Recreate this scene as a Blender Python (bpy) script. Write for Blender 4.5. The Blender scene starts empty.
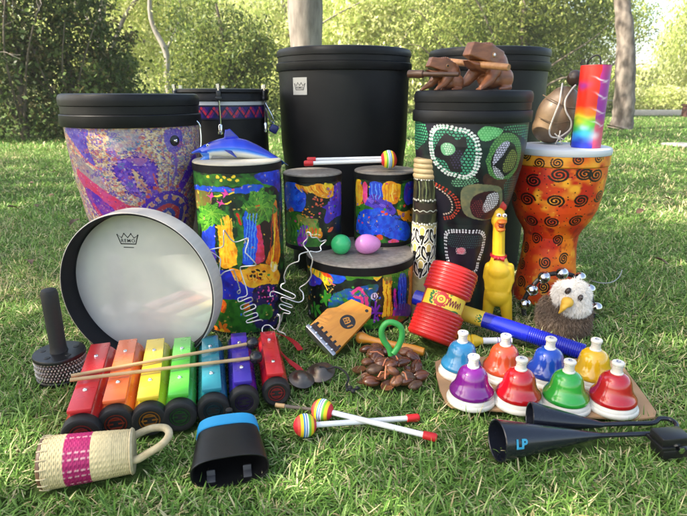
import bpy, bmesh, math, random
import numpy as np
from mathutils import Vector, Matrix

random.seed(7); RNG = np.random.default_rng(7)
scene = bpy.context.scene
COL = scene.collection
PI = math.pi
R_ = math.radians

# ------------------------------------------------------------------ camera geometry
CAM_H = 0.58; PITCH = R_(17.0); FPX = 530.0; CX, CY = 343.5, 258.0
FWD = Vector((0, math.cos(PITCH), -math.sin(PITCH)))
UPV = Vector((0, math.sin(PITCH), math.cos(PITCH)))
def ray(px, py):
    return FWD + Vector((1, 0, 0)) * ((px - CX) / FPX) + UPV * (-(py - CY) / FPX)
def at(px, py, Y):
    d = ray(px, py); t = Y / d.y
    return Vector((0, 0, CAM_H)) + d * t
def onz(px, py, z=0.0):
    d = ray(px, py); t = (z - CAM_H) / d.z
    return Vector((0, 0, CAM_H)) + d * t
def mpp(Y, z):                       # metres per photo pixel at that depth
    return (Y * math.cos(PITCH) + (CAM_H - z) * math.sin(PITCH)) / FPX
def xat(px, Y, z=0.0):
    return (px - CX) * mpp(Y, z)

# ------------------------------------------------------------------ colour
def lin(c):
    c = np.asarray(c, dtype=float) / 255.0
    return np.where(c <= 0.04045, c / 12.92, ((c + 0.055) / 1.055) ** 2.4)
def L3(r, g, b):
    v = lin((r, g, b)); return (float(v[0]), float(v[1]), float(v[2]))

# ------------------------------------------------------------------ numpy value noise
def _hash(ix, iy, seed):
    h = (ix.astype(np.int64) * 374761393 + iy.astype(np.int64) * 668265263 + seed * 1274126177) & 0x7fffffff
    h = ((h ^ (h >> 13)) * 1274126177) & 0x7fffffff
    return ((h ^ (h >> 16)) & 0xffff) / 65535.0
def vnoise(x, y, seed=0):
    ix = np.floor(x); iy = np.floor(y); fx = x - ix; fy = y - iy
    fx = fx * fx * (3 - 2 * fx); fy = fy * fy * (3 - 2 * fy)
    a = _hash(ix, iy, seed); b = _hash(ix + 1, iy, seed); c = _hash(ix, iy + 1, seed); d = _hash(ix + 1, iy + 1, seed)
    return (a * (1 - fx) + b * fx) * (1 - fy) + (c * (1 - fx) + d * fx) * fy
def fbm(x, y, seed=0, oct=3):
    s = 0; a = 0.5; t = 0
    for o in range(oct):
        s = s + a * vnoise(x * 2 ** o, y * 2 ** o, seed + o * 17); t += a; a *= 0.5
    return s / t

# ------------------------------------------------------------------ materials
def nodes_of(m):
    m.use_nodes = True
    nt = m.node_tree
    return nt, nt.nodes, nt.links, nt.nodes['Principled BSDF']
def pm(name, col, rough=0.5, metal=0.0, col2=None, scale=20.0, bump=0.0, bscale=None, stretch=None, coat=0.0, spec=0.5, detail=4.0, sheen=0.0, rvar=0.12):
    m = bpy.data.materials.new(name)
    nt, N, K, b = nodes_of(m)
    b.inputs['Base Color'].default_value = (*col, 1)
    b.inputs['Roughness'].default_value = rough
    b.inputs['Metallic'].default_value = metal
    b.inputs['Specular IOR Level'].default_value = spec
    if coat: b.inputs['Coat Weight'].default_value = coat; b.inputs['Coat Roughness'].default_value = 0.06
    if sheen: b.inputs['Sheen Weight'].default_value = sheen
    tc = N.new('ShaderNodeTexCoord'); src = tc.outputs['Object']
    if stretch:
        mp = N.new('ShaderNodeMapping'); mp.inputs['Scale'].default_value = stretch
        K.new(src, mp.inputs['Vector']); src = mp.outputs['Vector']
    nz = N.new('ShaderNodeTexNoise'); nz.inputs['Scale'].default_value = scale; nz.inputs['Detail'].default_value = detail
    K.new(src, nz.inputs['Vector'])
    if col2 is not None:
        r = N.new('ShaderNodeValToRGB'); r.color_ramp.elements[0].position = 0.35; r.color_ramp.elements[1].position = 0.65
        r.color_ramp.elements[0].color = (*col, 1); r.color_ramp.elements[1].color = (*col2, 1)
        K.new(nz.outputs['Fac'], r.inputs['Fac']); K.new(r.outputs['Color'], b.inputs['Base Color'])
    # slight roughness break-up so that nothing is perfectly uniform
    mr = N.new('ShaderNodeMapRange'); mr.inputs['To Min'].default_value = max(0.02, rough - rvar); mr.inputs['To Max'].default_value = min(1, rough + rvar)
    n2 = N.new('ShaderNodeTexNoise'); n2.inputs['Scale'].default_value = scale * 1.7; n2.inputs['Detail'].default_value = 5
    K.new(src, n2.inputs['Vector']); K.new(n2.outputs['Fac'], mr.inputs['Value']); K.new(mr.outputs['Result'], b.inputs['Roughness'])
    if bump:
        nb = N.new('ShaderNodeTexNoise'); nb.inputs['Scale'].default_value = bscale or scale * 3; nb.inputs['Detail'].default_value = 4
        K.new(src, nb.inputs['Vector'])
        bp = N.new('ShaderNodeBump'); bp.inputs['Strength'].default_value = bump; bp.inputs['Distance'].default_value = 0.003
        K.new(nb.outputs['Fac'], bp.inputs['Height']); K.new(bp.outputs['Normal'], b.inputs['Normal'])
    return m
def attr_mat(name, rough=0.4, translucent=0.0, bump=0.0, bscale=400, coat=0.0, spec=0.5, sheen=0.0):
    m = bpy.data.materials.new(name)
    nt, N, K, b = nodes_of(m)
    a = N.new('ShaderNodeAttribute'); a.attribute_name = 'Col'
    K.new(a.outputs['Color'], b.inputs['Base Color'])
    b.inputs['Roughness'].default_value = rough; b.inputs['Specular IOR Level'].default_value = spec
    if coat: b.inputs['Coat Weight'].default_value = coat; b.inputs['Coat Roughness'].default_value = 0.08
    if sheen: b.inputs['Sheen Weight'].default_value = sheen
    if bump:
        tc = N.new('ShaderNodeTexCoord')
        nb = N.new('ShaderNodeTexNoise'); nb.inputs['Scale'].default_value = bscale; nb.inputs['Detail'].default_value = 3
        K.new(tc.outputs['Object'], nb.inputs['Vector'])
        bp = N.new('ShaderNodeBump'); bp.inputs['Strength'].default_value = bump; bp.inputs['Distance'].default_value = 0.002
        K.new(nb.outputs['Fac'], bp.inputs['Height']); K.new(bp.outputs['Normal'], b.inputs['Normal'])
    if translucent:
        out = N['Material Output']
        t = N.new('ShaderNodeBsdfTranslucent'); K.new(a.outputs['Color'], t.inputs['Color'])
        mx = N.new('ShaderNodeMixShader'); mx.inputs['Fac'].default_value = translucent
        K.new(b.outputs['BSDF'], mx.inputs[1]); K.new(t.outputs['BSDF'], mx.inputs[2]); K.new(mx.outputs['Shader'], out.inputs['Surface'])
    return m

# ------------------------------------------------------------------ objects
def tag(o, label=None, cat=None, group=None, kind=None):
    if label: o['label'] = label
    if cat: o['category'] = cat
    if group: o['group'] = group
    if kind: o['kind'] = kind
    return o
def empty(name, label, cat, loc=(0, 0, 0), rotz=0.0, group=None, M=None):
    o = bpy.data.objects.new(name, None); o.empty_display_size = 0.03; COL.objects.link(o)
    if M is not None: o.matrix_basis = M
    else:
        o.location = loc; o.rotation_euler = (0, 0, rotz)
    return tag(o, label, cat, group)
def face_cam(x, y): return math.atan2(-x, y)
def frameM(loc, zdir, yhint=(0, 1, 0)):
    z = Vector(zdir).normalized(); y = Vector(yhint); y = (y - z * y.dot(z)).normalized(); x = y.cross(z)
    M = Matrix((x, y, z)).transposed().to_4x4(); M.translation = Vector(loc); return M
def frameY(loc, ydir, zhint=(0, 0, 1)):
    y = Vector(ydir).normalized(); z = Vector(zhint); z = (z - y * z.dot(y)).normalized(); x = y.cross(z)
    M = Matrix((x, y, z)).transposed().to_4x4(); M.translation = Vector(loc); return M
def link_mesh(name, me, mats, parent=None, M=None):
    o = bpy.data.objects.new(name, me)
    for m in (mats if isinstance(mats, (list, tuple)) else [mats]): me.materials.append(m)
    COL.objects.link(o)
    if parent is not None: o.parent = parent
    if M is not None: o.matrix_basis = M
    return o
def fast_mesh(name, V, Q, col=None):
    V = np.ascontiguousarray(V, dtype=np.float32); Q = np.ascontiguousarray(Q, dtype=np.int32)
    me = bpy.data.meshes.new(name); k = Q.shape[1]
    me.vertices.add(len(V)); me.vertices.foreach_set('co', V.ravel())
    me.loops.add(Q.size); me.loops.foreach_set('vertex_index', Q.ravel())
    me.polygons.add(len(Q)); me.polygons.foreach_set('loop_start', np.arange(0, Q.size, k, dtype=np.int32))
    me.polygons.foreach_set('use_smooth', np.ones(len(Q), dtype=bool))
    me.update(calc_edges=True)
    if col is not None: set_col(me, col)
    return me
def set_col(me, col):
    ca = me.color_attributes.new('Col', 'FLOAT_COLOR', 'POINT')
    c4 = np.ones((len(col), 4), dtype=np.float32); c4[:, :3] = col
    ca.data.foreach_set('color', c4.ravel())

class MB:
    """collects shapes, builds them as ONE mesh"""
    def __init__(s): s.V = []; s.F = []; s.I = []; s.mi = 0
    def mat(s, i): s.mi = i; return s
    def add(s, V, F, M=None):
        n = len(s.V)
        for v in V:
            v = Vector(v)
            s.V.append(tuple(M @ v) if M is not None else tuple(v))
        for f in F: s.F.append(tuple(i + n for i in f)); s.I.append(s.mi)
        return s
    def lathe(s, prof, n=48, M=None, a0=0.0, a1=2 * PI):
        full = abs(a1 - a0 - 2 * PI) < 1e-6; m = n if full else n + 1
        V = []; idx = []
        for r, z in prof:
            if r < 1e-7: idx.append([len(V)] * m); V.append((0, 0, z))
            else:
                row = []
                for i in range(m):
                    t = a0 + (a1 - a0) * i / n; row.append(len(V)); V.append((r * math.cos(t), r * math.sin(t), z))
                idx.append(row)
        F = []
        for a, b in zip(idx[:-1], idx[1:]):
            for i in range(n):
                j = (i + 1) % m
                q = [a[i], b[i], b[j], a[j]]
                q2 = []
                for k in q:
                    if k not in q2: q2.append(k)
                if len(q2) > 2: F.append(q2)
        return s.add(V, F, M)
    def tube(s, pts, r, n=8, M=None, closed=False, caps=True, flat=None):
        pts = [Vector(p) for p in pts]; k = len(pts)
        rs = r if isinstance(r, (list, tuple)) else [r] * k
        V = []; F = []; prev = None
        for i, p in enumerate(pts):
            if closed: t = pts[(i + 1) % k] - pts[i - 1]
            else: t = pts[min(i + 1, k - 1)] - pts[max(i - 1, 0)]
            t.normalize()
            if prev is None:
                h = Vector((0, 0, 1)) if abs(t.z) < 0.9 else Vector((1, 0, 0)); u = h.cross(t).normalized()
            else: u = (prev - t * prev.dot(t)).normalized()
            prev = u; w = t.cross(u)
            for j in range(n):
                a = 2 * PI * j / n; V.append(p + (u * math.cos(a) + w * math.sin(a) * (flat or 1)) * rs[i])
        m = k if closed else k - 1
        for i in range(m):
            for j in range(n):
                a = i * n + j; b = i * n + (j + 1) % n; c = ((i + 1) % k) * n + (j + 1) % n; d = ((i + 1) % k) * n + j
                F.append((a, b, c, d))
        if caps and not closed:
            F.append(tuple(range(n))[::-1]); F.append(tuple(range((k - 1) * n, k * n)))
        return s.add(V, F, M)
    def bm(s, bm, M=None):
        bm.verts.index_update()
        s.add([v.co.copy() for v in bm.verts], [[v.index for v in f.verts] for f in bm.faces], M); bm.free(); return s
    def box(s, sx, sy, sz, c=(0, 0, 0), bev=0.0, M=None, seg=2):
        b = bmesh.new(); bmesh.ops.create_cube(b, size=1.0, matrix=Matrix.Translation(c) @ Matrix.Diagonal((sx, sy, sz, 1)))
        if bev: bmesh.ops.bevel(b, geom=list(b.edges), offset=bev, segments=seg, profile=0.5, affect='EDGES')
        return s.bm(b, M)
    def ell(s, c, rad, rot=None, M=None, sub=3):
        b = bmesh.new(); mm = Matrix.Translation(c)
        if rot: mm = mm @ Matrix.Rotation(rot[2], 4, 'Z') @ Matrix.Rotation(rot[1], 4, 'Y') @ Matrix.Rotation(rot[0], 4, 'X')
        rad = rad if isinstance(rad, (tuple, list)) else (rad,) * 3
        bmesh.ops.create_icosphere(b, subdivisions=sub, radius=1.0, matrix=mm @ Matrix.Diagonal((*rad, 1)))
        return s.bm(b, M)
    def capsule(s, p0, p1, r0, r1, M=None, sub=2):
        b = bmesh.new()
        bmesh.ops.create_icosphere(b, subdivisions=sub, radius=r0, matrix=Matrix.Translation(p0))
        bmesh.ops.create_icosphere(b, subdivisions=sub, radius=r1, matrix=Matrix.Translation(p1))
        b2 = bmesh.new(); vs = [b2.verts.new(v.co) for v in b.verts]; b.free()
        r = bmesh.ops.convex_hull(b2, input=vs)
        junk = list({g for g in r['geom_interior'] + r['geom_unused'] if isinstance(g, bmesh.types.BMVert)})
        if junk: bmesh.ops.delete(b2, geom=junk, context='VERTS')
        return s.bm(b2, M)
    def hull(s, pts, M=None, bev=0.0):
        b = bmesh.new(); vs = [b.verts.new(p) for p in pts]
        r = bmesh.ops.convex_hull(b, input=vs)
        junk = list({g for g in r['geom_interior'] + r['geom_unused'] if isinstance(g, bmesh.types.BMVert)})
        if junk: bmesh.ops.delete(b, geom=junk, context='VERTS')
        if bev: bmesh.ops.bevel(b, geom=list(b.edges), offset=bev, segments=2, profile=0.5, affect='EDGES')
        return s.bm(b, M)
    def prism(s, poly, z0, z1, bev=0.0, M=None):
        b = bmesh.new(); lo = [b.verts.new((x, y, z0)) for x, y in poly]; f = b.faces.new(lo)
        r = bmesh.ops.extrude_face_region(b, geom=[f])
        for v in r['geom']:
            if isinstance(v, bmesh.types.BMVert): v.co.z = z1
        bmesh.ops.recalc_face_normals(b, faces=list(b.faces))
        if bev: bmesh.ops.bevel(b, geom=list(b.edges), offset=bev, segments=2, profile=0.5, affect='EDGES')
        return s.bm(b, M)
    def loft(s, rings, cap0=True, cap1=True, M=None):
        n = len(rings[0]); V = []; F = []
        for r in rings: V += [tuple(p) for p in r]
        for i in range(len(rings) - 1):
            for j in range(n):
                F.append((i * n + j, i * n + (j + 1) % n, (i + 1) * n + (j + 1) % n, (i + 1) * n + j))
        if cap0: F.append(tuple(range(n))[::-1])
        if cap1: F.append(tuple(range((len(rings) - 1) * n, len(rings) * n)))
        return s.add(V, F, M)
    def ribbon(s, pts, w, M=None, z=0.0, closed=False):
        """flat strip along a 2-D polyline"""
        P = [Vector((p[0], p[1])) for p in pts]; k = len(P); V = []; F = []
        for i in range(k):
            t = (P[(i + 1) % k] - P[i - 1]) if closed else (P[min(i + 1, k - 1)] - P[max(i - 1, 0)])
            t.normalize(); nn = Vector((-t.y, t.x)) * (w / 2)
            V += [(P[i].x + nn.x, P[i].y + nn.y, z), (P[i].x - nn.x, P[i].y - nn.y, z)]
        for i in range(k if closed else k - 1):
            j = (i + 1) % k; F.append((2 * i, 2 * i + 1, 2 * j + 1, 2 * j))
        return s.add(V, F, M)
    def warp(s, fn):
        s.V = [tuple(fn(Vector(v))) for v in s.V]; return s
    def build(s, name, mats, parent=None, smooth=True, ang=38, M=None, fixn=True):
        me = bpy.data.meshes.new(name); me.from_pydata(s.V, [], s.F)
        o = link_mesh(name, me, mats, parent, M)
        if any(s.I): me.polygons.foreach_set('material_index', s.I)
        if fixn:
            b = bmesh.new(); b.from_mesh(me); bmesh.ops.recalc_face_normals(b, faces=list(b.faces)); b.to_mesh(me); b.free()
        if smooth:
            me.polygons.foreach_set('use_smooth', [True] * len(me.polygons)); me.set_sharp_from_angle(angle=R_(ang))
        me.update(); return o

def text_mb(mb, txt, size, M=None, align='CENTER', spacing=1.0, bold=0.0):
    cu = bpy.data.curves.new('lettering', 'FONT'); cu.body = txt; cu.size = size; cu.align_x = align; cu.align_y = 'CENTER'
    cu.space_character = spacing; cu.offset = bold; cu.resolution_u = 3
    o = bpy.data.objects.new('lettering', cu); COL.objects.link(o)
    dg = bpy.context.evaluated_depsgraph_get(); me = bpy.data.meshes.new_from_object(o.evaluated_get(dg))
    mb.add([v.co.copy() for v in me.vertices], [list(p.vertices) for p in me.polygons], M)
    bpy.data.objects.remove(o); bpy.data.curves.remove(cu); bpy.data.meshes.remove(me)
    return mb

def sculpt(name, mb, voxel, smooth, mats, parent=None, colf=None, factor=0.5):
    """fuses overlapping shapes into one continuous skin"""
    me = bpy.data.meshes.new(name); me.from_pydata(mb.V, [], mb.F)
    t = bpy.data.objects.new(name, me); COL.objects.link(t)
    b = bmesh.new(); b.from_mesh(me); bmesh.ops.recalc_face_normals(b, faces=list(b.faces)); b.to_mesh(me); b.free()
    md = t.modifiers.new('r', 'REMESH'); md.mode = 'VOXEL'; md.voxel_size = voxel
    if smooth:
        ms = t.modifiers.new('s', 'SMOOTH'); ms.iterations = smooth; ms.factor = factor
    dg = bpy.context.evaluated_depsgraph_get(); out = bpy.data.meshes.new_from_object(t.evaluated_get(dg))
    bpy.data.objects.remove(t); bpy.data.meshes.remove(me)
    out.name = name
    out.polygons.foreach_set('use_smooth', [True] * len(out.polygons))
    if colf:
        P = np.zeros(len(out.vertices) * 3, dtype=np.float32); out.vertices.foreach_get('co', P)
        Nn = np.zeros(len(out.vertices) * 3, dtype=np.float32); out.vertices.foreach_get('normal', Nn)
        set_col(out, colf(P.reshape(-1, 3), Nn.reshape(-1, 3)))
    return link_mesh(name, out, mats, parent)

def cat_rom(pts, n=6, closed=False):
    P = [Vector(p) for p in pts]; k = len(P); out = []
    m = k if closed else k - 1
    for i in range(m):
        if closed: a, b, c, d = P[i - 1], P[i], P[(i + 1) % k], P[(i + 2) % k]
        else: a, b, c, d = P[max(i - 1, 0)], P[i], P[i + 1], P[min(i + 2, k - 1)]
        for j in range(n):
            t = j / n
            out.append(0.5 * ((2 * b) + (c - a) * t + (2 * a - 5 * b + 4 * c - d) * t * t + (3 * b - a - 3 * c + d) * t ** 3))
    if not closed: out.append(P[-1])
    return out

# ------------------------------------------------------------------ painted shells of revolution
class Canvas:
    """paints colours on the surface coordinates (arc length, height) of a turned shell"""
    def __init__(s, root, prof, nt=440, rows=240):
        prof = [Vector(p) for p in prof]
        d = [0]
        for a, b in zip(prof[:-1], prof[1:]): d.append(d[-1] + (b - a).length)
        d = np.array(d); tt = np.linspace(0, d[-1], rows)
        s.r = np.interp(tt, d, [p.x for p in prof]); s.z = np.interp(tt, d, [p.y for p in prof]); s.len = d[-1]; s.tt = tt
        s.root = root; s.nt = nt; s.rows = rows
        th = np.linspace(-PI, PI, nt, endpoint=False)
        T, Rr = np.meshgrid(th, s.r); Z = np.repeat(s.z[:, None], nt, 1); B = np.repeat(tt[:, None], nt, 1)
        s.V = np.stack([Rr * np.sin(T), -Rr * np.cos(T), Z], -1).reshape(-1, 3)
        s.Rm = float(np.mean(s.r)); loc = root.location
        s.k = mpp(loc.y - s.Rm * 0.5, loc.z + float(np.mean(s.z)))     # metres per photo pixel: unit of all pattern sizes
        U = ((T + PI / 2) % PI) - PI / 2                              # the pattern runs twice round the shell
        s.a = (U * s.Rm / s.k).ravel(); s.b = (B / s.k).ravel()
        s.col = np.zeros((len(s.a), 3)); s.Rz = math.atan2(-loc.x, loc.y)
        s.wa = s.a; s.wb = s.b
    def warp(s, amp, sc, seed=3):
        s.wa = s.a + amp * (fbm(s.a / sc, s.b / sc, seed) - 0.5) * 2; s.wb = s.b + amp * (fbm(s.a / sc, s.b / sc, seed + 50) - 0.5) * 2
    def P(s, px, py):
        """where the pattern seen at a photo pixel lies on the shell"""
        o = Vector((0, 0, CAM_H)) - s.root.location; d = ray(px, py)
        c, sn = math.cos(-s.Rz), math.sin(-s.Rz)
        o = Vector((o.x * c - o.y * sn, o.x * sn + o.y * c, o.z)); d = Vector((d.x * c - d.y * sn, d.x * sn + d.y * c, d.z))
        Rr = s.Rm
        for _ in range(5):
            A = d.x ** 2 + d.y ** 2; Bq = o.x * d.x + o.y * d.y; C = o.x ** 2 + o.y ** 2 - Rr ** 2
            disc = max(0.0, Bq * Bq - A * C); t = (-Bq - math.sqrt(disc)) / A
            p = o + d * t
            Rr = float(np.interp(-p.z, -s.z, s.r))
        th = math.atan2(p.x, -p.y)
        return (th * s.Rm / s.k, float(np.interp(-p.z, -s.z, s.tt)) / s.k)
    def conv(s, pts): return [s.P(x, y) for x, y in pts]
    def base(s, c): s.col[:] = lin(c)
    def mixin(s, mask, c, m=1.0):
        c = lin(c); s.col[mask] = s.col[mask] * (1 - m) + c * m
    def noise_mix(s, c, sc, lo, hi, seed, asp=1.0, where=None, oct=3):
        n = fbm(s.a / sc, s.b / (sc * asp), seed, oct); w = np.clip((n - lo) / (hi - lo), 0, 1)[:, None]
        if where is not None: w = w * where[:, None]
        s.col[:] = s.col * (1 - w) + lin(c) * w
    def inside(s, poly):
        poly = np.array(poly, dtype=float)
        x0, y0 = poly.min(0) - 1; x1, y1 = poly.max(0) + 1
        idx = np.nonzero((s.wa > x0) & (s.wa < x1) & (s.wb > y0) & (s.wb < y1))[0]
        X = s.wa[idx]; Y = s.wb[idx]; ins = np.zeros(len(idx), bool); j = len(poly) - 1
        for i in range(len(poly)):
            xi, yi = poly[i]; xj, yj = poly[j]
            c = ((yi > Y) != (yj > Y)) & (X < (xj - xi) * (Y - yi) / (yj - yi + 1e-12) + xi); ins ^= c; j = i
        return idx[ins]
    def poly(s, pts, c, c2=None, smooth=True, sc=4, m=1.0):
        q = s.conv(pts)
        if smooth: q = [(v.x, v.y) for v in cat_rom([Vector(p) for p in q], 5, True)]
        i = s.inside(q); s.paint(i, c, c2, sc, m); return q
    def paint(s, i, c, c2=None, sc=4, m=1.0):
        cc = lin(c)[None, :]
        if c2 is not None:
            n = np.clip((fbm(s.a[i] / sc, s.b[i] / sc, int(abs(sum(c)) * 7 + len(i))) - 0.3) / 0.4, 0, 1)[:, None]; cc = cc * (1 - n) + lin(c2)[None, :] * n
        s.col[i] = s.col[i] * (1 - m) + cc * m
    def ellq(s, q, rx, ry, c, rot=0, c2=None, sc=3, hole=0.0):
        ca, sa = math.cos(rot), math.sin(rot); dx = s.wa - q[0]; dy = s.wb - q[1]
        u = (dx * ca + dy * sa) / rx; v = (-dx * sa + dy * ca) / ry; rr = u * u + v * v
        s.paint(np.nonzero((rr < 1) & (rr >= hole))[0], c, c2, sc)
    def ell(s, px, py, rx, ry, c, rot=0, c2=None, hole=0.0): s.ellq(s.P(px, py), rx, ry, c, rot, c2, 3, hole)
    def strokeq(s, q, w, c):
        for (x0, y0), (x1, y1) in zip(q[:-1], q[1:]):
            dx, dy = x1 - x0, y1 - y0; L2 = dx * dx + dy * dy + 1e-9
            m = np.nonzero((s.wa > min(x0, x1) - w) & (s.wa < max(x0, x1) + w) & (s.wb > min(y0, y1) - w) & (s.wb < max(y0, y1) + w))[0]
            t = np.clip(((s.wa[m] - x0) * dx + (s.wb[m] - y0) * dy) / L2, 0, 1)
            dd = np.hypot(s.wa[m] - x0 - t * dx, s.wb[m] - y0 - t * dy); s.col[m[dd < w / 2]] = lin(c)
    def stroke(s, pts, w, c, smooth=True, closed=False):
        q = [Vector(p) for p in s.conv(pts)]
        if smooth: q = cat_rom(q, 5, closed)
        s.strokeq([(v.x, v.y) for v in q], w, c)
    def dots(s, pts, step, r, c, closed=True, rows=1, gap=2.2):
        q = [Vector(p) for p in s.conv(pts)]; q = cat_rom(q, 12, closed)
        for k in range(rows):
            acc = 0; last = None
            for i, p in enumerate(q):
                if last is not None: acc += (p - last).length
                last = p
                if acc >= step or i == 0:
                    acc = 0; t = (q[(i + 1) % len(q)] - p)
                    if t.length < 1e-6: continue
                    t.normalize(); n = Vector((-t.y, t.x)) * (k * gap); s.ellq((p.x + n.x, p.y + n.y), r, r, c)
    def dotfill(s, pts, step, r, c):
        q = [(v.x, v.y) for v in cat_rom([Vector(p) for p in s.conv(pts)], 5, True)]
        i = s.inside(q); X = s.wa[i]; Y = s.wb[i]; row = np.round(Y / step); off = (row % 2) * 0.5
        gx = (np.round(X / step - off) + off) * step
        m = np.hypot(X - gx, Y - row * step) < r; s.col[i[m]] = lin(c)
    def soft(s, px, py, rx, ry, c, m=1.0, rot=0):
        q = s.P(px, py); ca, sa = math.cos(rot), math.sin(rot); dx = s.wa - q[0]; dy = s.wb - q[1]
        u = (dx * ca + dy * sa) / rx; v = (-dx * sa + dy * ca) / ry; w = (m * np.exp(-(u * u + v * v)))[:, None]; s.col[:] = s.col * (1 - w) + lin(c) * w
    def spiral(s, q, rad, w, c, turns=2.3, ph=0.0, sq=0.9):
        pts = []
        for i in range(40):
            t = i / 39; a = ph + t * turns * 2 * PI; rr = rad * (0.12 + 0.88 * t); pts.append((q[0] + rr * math.cos(a), q[1] + rr * sq * math.sin(a)))
        s.strokeq(pts, w, c)
    def build(s, name, mat, parent):
        nt, rows = s.nt, s.rows
        i = np.arange(rows - 1)[:, None] * nt; j = np.arange(nt)[None, :]; jn = (j + 1) % nt
        Q = np.stack([i + j, i + nt + j, i + nt + jn, i + jn], -1).reshape(-1, 4)
        me = fast_mesh(name, s.V, Q, s.col)
        return link_mesh(name, me, mat, parent)

FOOT = []           # ground footprints where grass is pressed flat: circles ('c',x,y,r), capsules ('s',x0,y0,x1,y1,r), polygons ('p',[(x,y)..])
def Z(ox, oy, s): return lambda *pts: [(ox + x / s, oy + y / s) for x, y in pts]
HAZE = 0.0028; EXPOSURE = 1.72; WB = 7100; GRASS_GAIN = 1.35; GRASS_N = (360000, 110000, 60000); SHADE_N = 1500
# ================================================================== materials shared by the instruments
M_BLACK = pm('black_drum_vinyl', (0.0050, 0.0052, 0.0058), 0.44, col2=(0.0085, 0.0085, 0.0088), bump=0.25, bscale=900, scale=14, spec=0.30)
M_RIM = pm('black_moulded_rim', (0.0055, 0.0056, 0.0062), 0.45, col2=(0.009, 0.009, 0.0095), bump=0.12, bscale=700, scale=18, spec=0.24)
M_HEADDK = pm('dark_grey_drumhead', (0.17, 0.175, 0.18), 0.6, scale=40, col2=(0.14, 0.145, 0.15))
M_PAINT = attr_mat('printed_fabric', 0.38, bump=0.10, bscale=900, coat=0.12)
M_SKIN = pm('mottled_skin_head', (0.30, 0.265, 0.22), 0.55, col2=(0.20, 0.17, 0.14), scale=90, bump=0.15, detail=8)
M_CREAM = pm('cream_skin_head', (0.60, 0.55, 0.43), 0.55, col2=(0.54, 0.48, 0.36), scale=30, detail=7)
M_WHITEHEAD = pm('white_coated_head', (0.62, 0.64, 0.66), 0.5, scale=30)
M_CHROME = pm('chrome', (0.72, 0.73, 0.75), 0.12, 1.0, scale=60, rvar=0.06)
M_BADGE = pm('brushed_badge', (0.46, 0.46, 0.44), 0.4, 0.3, scale=60)
M_INK = pm('black_ink', (0.012, 0.012, 0.012), 0.5)
M_BLACKPL = pm('black_plastic', (0.010, 0.010, 0.011), 0.33, scale=40, bump=0.04, bscale=500)
M_BLACKRUB = pm('black_rubber', (0.013, 0.013, 0.013), 0.6, scale=60, bump=0.15, bscale=700)
M_WHITEPL = pm('white_plastic', (0.80, 0.80, 0.79), 0.32, scale=30)
M_CREAMPL = pm('cream_plastic', (0.76, 0.74, 0.66), 0.35, scale=40, col2=(0.70, 0.68, 0.59))
M_REDPL = pm('red_rubber_tip', (0.62, 0.018, 0.020), 0.45, scale=60)

def crown(mb, w, M):
    """jagged crown outline with the maker's lettering inside"""
    h = w * 0.46
    pts = [(-w / 2, h * .42), (-w * .36, -h / 2), (w * .36, -h / 2), (w / 2, h * .42), (w * .30, h * .12), (w * .17, h * .55), (0, h * .14), (-w * .17, h * .55), (-w * .30, h * .12)]
    mb.ribbon(pts, w * .055, M, 0.0, closed=True)
    for x, y in ((-w / 2, h * .42), (w / 2, h * .42), (w * .17, h * .55), (-w * .17, h * .55)):
        mb.prism([(x + w * .035 * math.cos(a), y + w * .035 * math.sin(a)) for a in np.linspace(0, 2 * PI, 9)[:-1]], 0, 0.0002, M=M)
    text_mb(mb, 'REMO', h * .50, M @ Matrix.Translation((0, -h * .19, 0.0001)), bold=w * .002, spacing=1.2)

def big_rim(root, R, zt, k=.82):
    MB().lathe([(0, zt - .004), (R * .6, zt - .004), (R * .905, zt - .003)], 72).build('drumhead', M_HEADDK, root)
    MB().lathe([(R * .89, zt - .006), (R * .905, zt - .001), (R * .925, zt), (R * .965, zt - .003 * k), (R * .985, zt - .011 * k), (R * .99, zt - .02 * k), (R * .985, zt - .033 * k), (R * .972, zt - .035 * k), (R * .972, zt - .056 * k)], 96).build('head_collar', M_RIM, root)
    MB().lathe([(R * .955, zt - .0565 * k), (R * .99, zt - .0575 * k), (R * 1.0, zt - .060 * k), (R * 1.0, zt - .088 * k), (R * .993, zt - .091 * k), (R * .965, zt - .092 * k)], 96).build('rim_band', M_RIM, root)

def plain_tub(label, cx, ytop, hw, Y, taper, group=None):
    P = at(cx, ytop, Y); R = hw * mpp(Y, P.z) * 0.985
    root = empty('tall_drum', label, 'drum', (P.x, Y, 0), face_cam(P.x, Y))
    big_rim(root, R, P.z, .74)
    MB().lathe([(R * .965, P.z - .0925 * .74), (R * .955, P.z * .6), (R * taper, P.z * .25), (R * taper * .97, 0.0), (R * taper * .9, 0.0)], 96).build('shell', M_BLACK, root)
    FOOT.append(('c', P.x, Y, R * taper * .97))
    return root, R, P.z

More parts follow.
